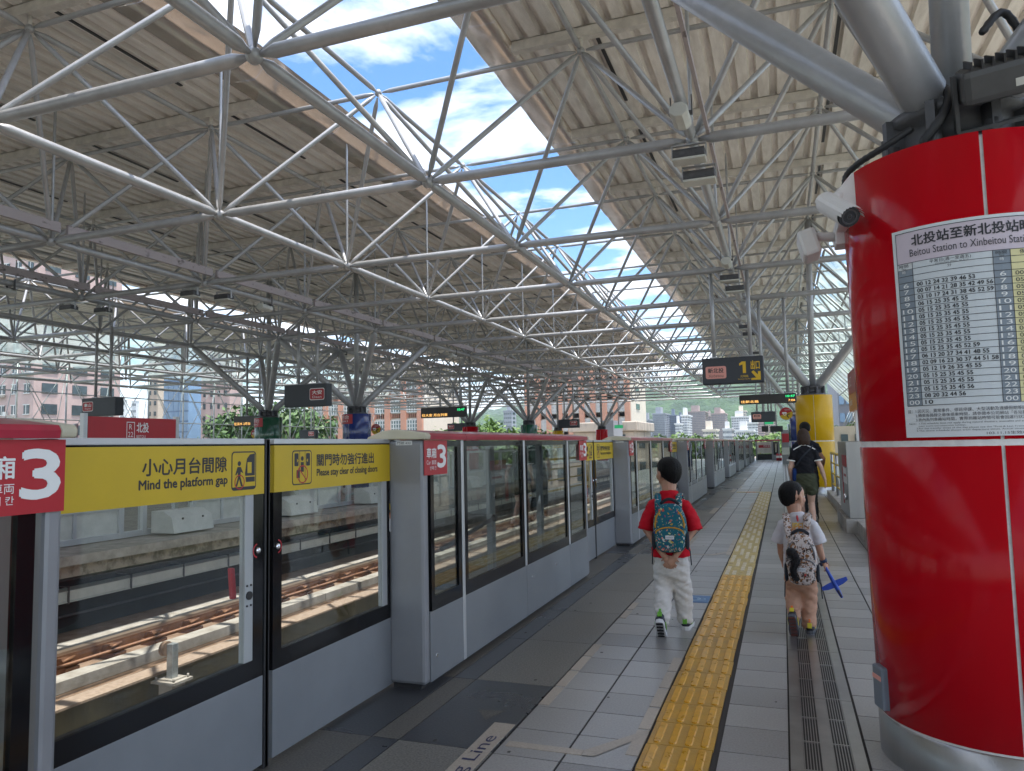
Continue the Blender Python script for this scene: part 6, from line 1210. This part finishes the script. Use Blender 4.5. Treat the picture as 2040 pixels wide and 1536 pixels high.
# distant city in front of the hill
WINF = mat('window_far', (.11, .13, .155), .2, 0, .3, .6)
cl = [(1284, 1300, 838, 300, GRB, 9, 4, WFR, 'slim grey tower at the left of the far skyline'), (1300, 1334, 826, 310, GRB, 11, 6, WFR, 'grey apartment tower with white framed balconies'), (1334, 1352, 829, 330, SLB, 10, 3, None, 'dark slate office tower'), (1350, 1364, 836, 320, SLB, 9, 2, WFR, 'narrow blue slate tower'), (1357, 1378, 829, 280, WHB, 7, 3, None, 'white stepped apartment block'), (1345, 1360, 846, 270, WHB, 4, 3, None, 'low white house left of the stepped block'),
      (1369, 1410, 822, 340, BRB, 12, 8, WFR, 'wide brown apartment tower with pale frames'), (1409, 1420, 830, 380, BRB, 10, 2, None, 'dark brown tower behind the wide one'), (1417, 1449, 826, 345, BRB, 11, 6, WFR, 'second brown tower with a domed roof'), (1457, 1494, 832, 380, WHB, 7, 7, None, 'wide white apartment block on the slope'), (1468, 1488, 820, 420, CRW, 9, 3, None, 'cream tower behind the white apartment block'), (1440, 1462, 856, 300, WHB, 2, 5, None, 'low white building right of the domed tower'), (1488, 1508, 844, 290, WHB, 5, 5, None, 'white block of flats beside the monitors'), (1505, 1522, 838, 300, PINKB, 6, 4, None, 'pale pink block of flats beside the monitors'), (1520, 1545, 842, 310, BEIGB, 6, 5, None, 'beige block of flats behind the monitors'), (1400, 1432, 858, 250, CRW, 2, 6, None, 'long low cream building under the towers'), (1466, 1500, 860, 230, WHB, 2, 6, None, 'long low white roofed shed before the trees')]
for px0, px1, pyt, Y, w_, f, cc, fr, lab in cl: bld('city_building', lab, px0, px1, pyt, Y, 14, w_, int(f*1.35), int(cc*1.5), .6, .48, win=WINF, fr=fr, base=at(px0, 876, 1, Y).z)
c = at(1433, 824, 1, 350); dm = MB(); dm.lathe([(2.6, 0), (2.3, 1.0), (1.4, 1.9), (.01, 2.3)], (c.x, 352, c.z), 16); o = dm.build('roof_dome', BRB); o.parent = [x for x in bpy.data.objects if x.get('label', '').startswith('second brown tower')][0]; o.location = -off(o.parent)
# right of the platform: buildings beyond the glass wall
bld('office_building', 'grey office building with blue windows seen between the columns', 1660, 1760, 640, 70, 14, GRB, 9, 7, .7, .5, win=BLG); bld('low_building', 'low pale building behind the railing on the right', 1640, 1780, 850, 46, 10, BEIGB, 3, 5, .5, .4, roof_=False)
bld('office_building', 'large pale building far right hidden behind the red column', 1790, 2500, 380, 60, 16, BEIGB, 10, 12, .6, .5)
# hill
import numpy as np
rs = np.random.RandomState(4); nx, ny = 420, 150; xs = np.linspace(-1500, 1300, nx); ys = np.linspace(420, 1900, ny); XX, YY = np.meshgrid(xs, ys)
base = 150*np.clip((YY-440)/900, 0, 1)**.75; ridge = .62+.22*np.sin(XX/310+1.2)+.16*np.sin(XX/127+.3)+.08*np.sin(XX/61+YY/90)
env = .35+.65*np.exp(-((XX+60)/620)**2); Zz = G0+base*ridge*env*1.15
bump = np.zeros_like(Zz); cx, cy = rs.uniform(-1500, 1300, 26000), 420+1480*rs.rand(26000)**1.6; cr_ = rs.uniform(5, 13, 26000)
dxs, dys = xs[1]-xs[0], ys[1]-ys[0]
for x, y, r in zip(cx, cy, cr_):
    i0, i1 = int((x-r-xs[0])/dxs), int((x+r-xs[0])/dxs)+2; j0, j1 = int((y-r-ys[0])/dys), int((y+r-ys[0])/dys)+2; i0, j0 = max(i0, 0), max(j0, 0)
    d = np.sqrt(((XX[j0:j1, i0:i1]-x)/r)**2+((YY[j0:j1, i0:i1]-y)/r)**2); bump[j0:j1, i0:i1] = np.maximum(bump[j0:j1, i0:i1], np.sqrt(np.clip(1-d*d, 0, 1))*r*.9)
Zz = Zz+bump; me = bpy.data.meshes.new('hill'); me.from_pydata(np.stack([XX.ravel(), YY.ravel(), Zz.ravel()], 1).tolist(), [], [(j*nx+i, j*nx+i+1, (j+1)*nx+i+1, (j+1)*nx+i) for j in range(ny-1) for i in range(nx-1)])
HILL = mat('hill_forest', (.055, .11, .045), .9, 0, c2=(.018, .05, .026), vs=.05, thr=(.35, .66), bump=1.0, bs=.25); me.materials.append(HILL); HILL.node_tree.nodes['Bump'].inputs['Distance'].default_value = 3.0
ho = bpy.data.objects.new('hill', me); col.objects.link(ho); setp(ho, kind='structure')
# ------------------------------------------------------------------ summer air over the far city
hz = MB(); hz.box(-2900, 2900, -500, 3900, G0-1.5, 180); ho2 = hz.build('haze', [bpy.data.materials.new('haze')]); setp(ho2, kind='stuff')
hm = ho2.data.materials[0]; hm.use_nodes = True; t = hm.node_tree; t.nodes.clear(); o_ = t.nodes.new('ShaderNodeOutputMaterial'); pv = t.nodes.new('ShaderNodeVolumePrincipled'); pv.inputs['Color'].default_value = (.80, .89, 1, 1); pv.inputs['Density'].default_value = .00025; t.links.new(pv.outputs[0], o_.inputs['Volume'])
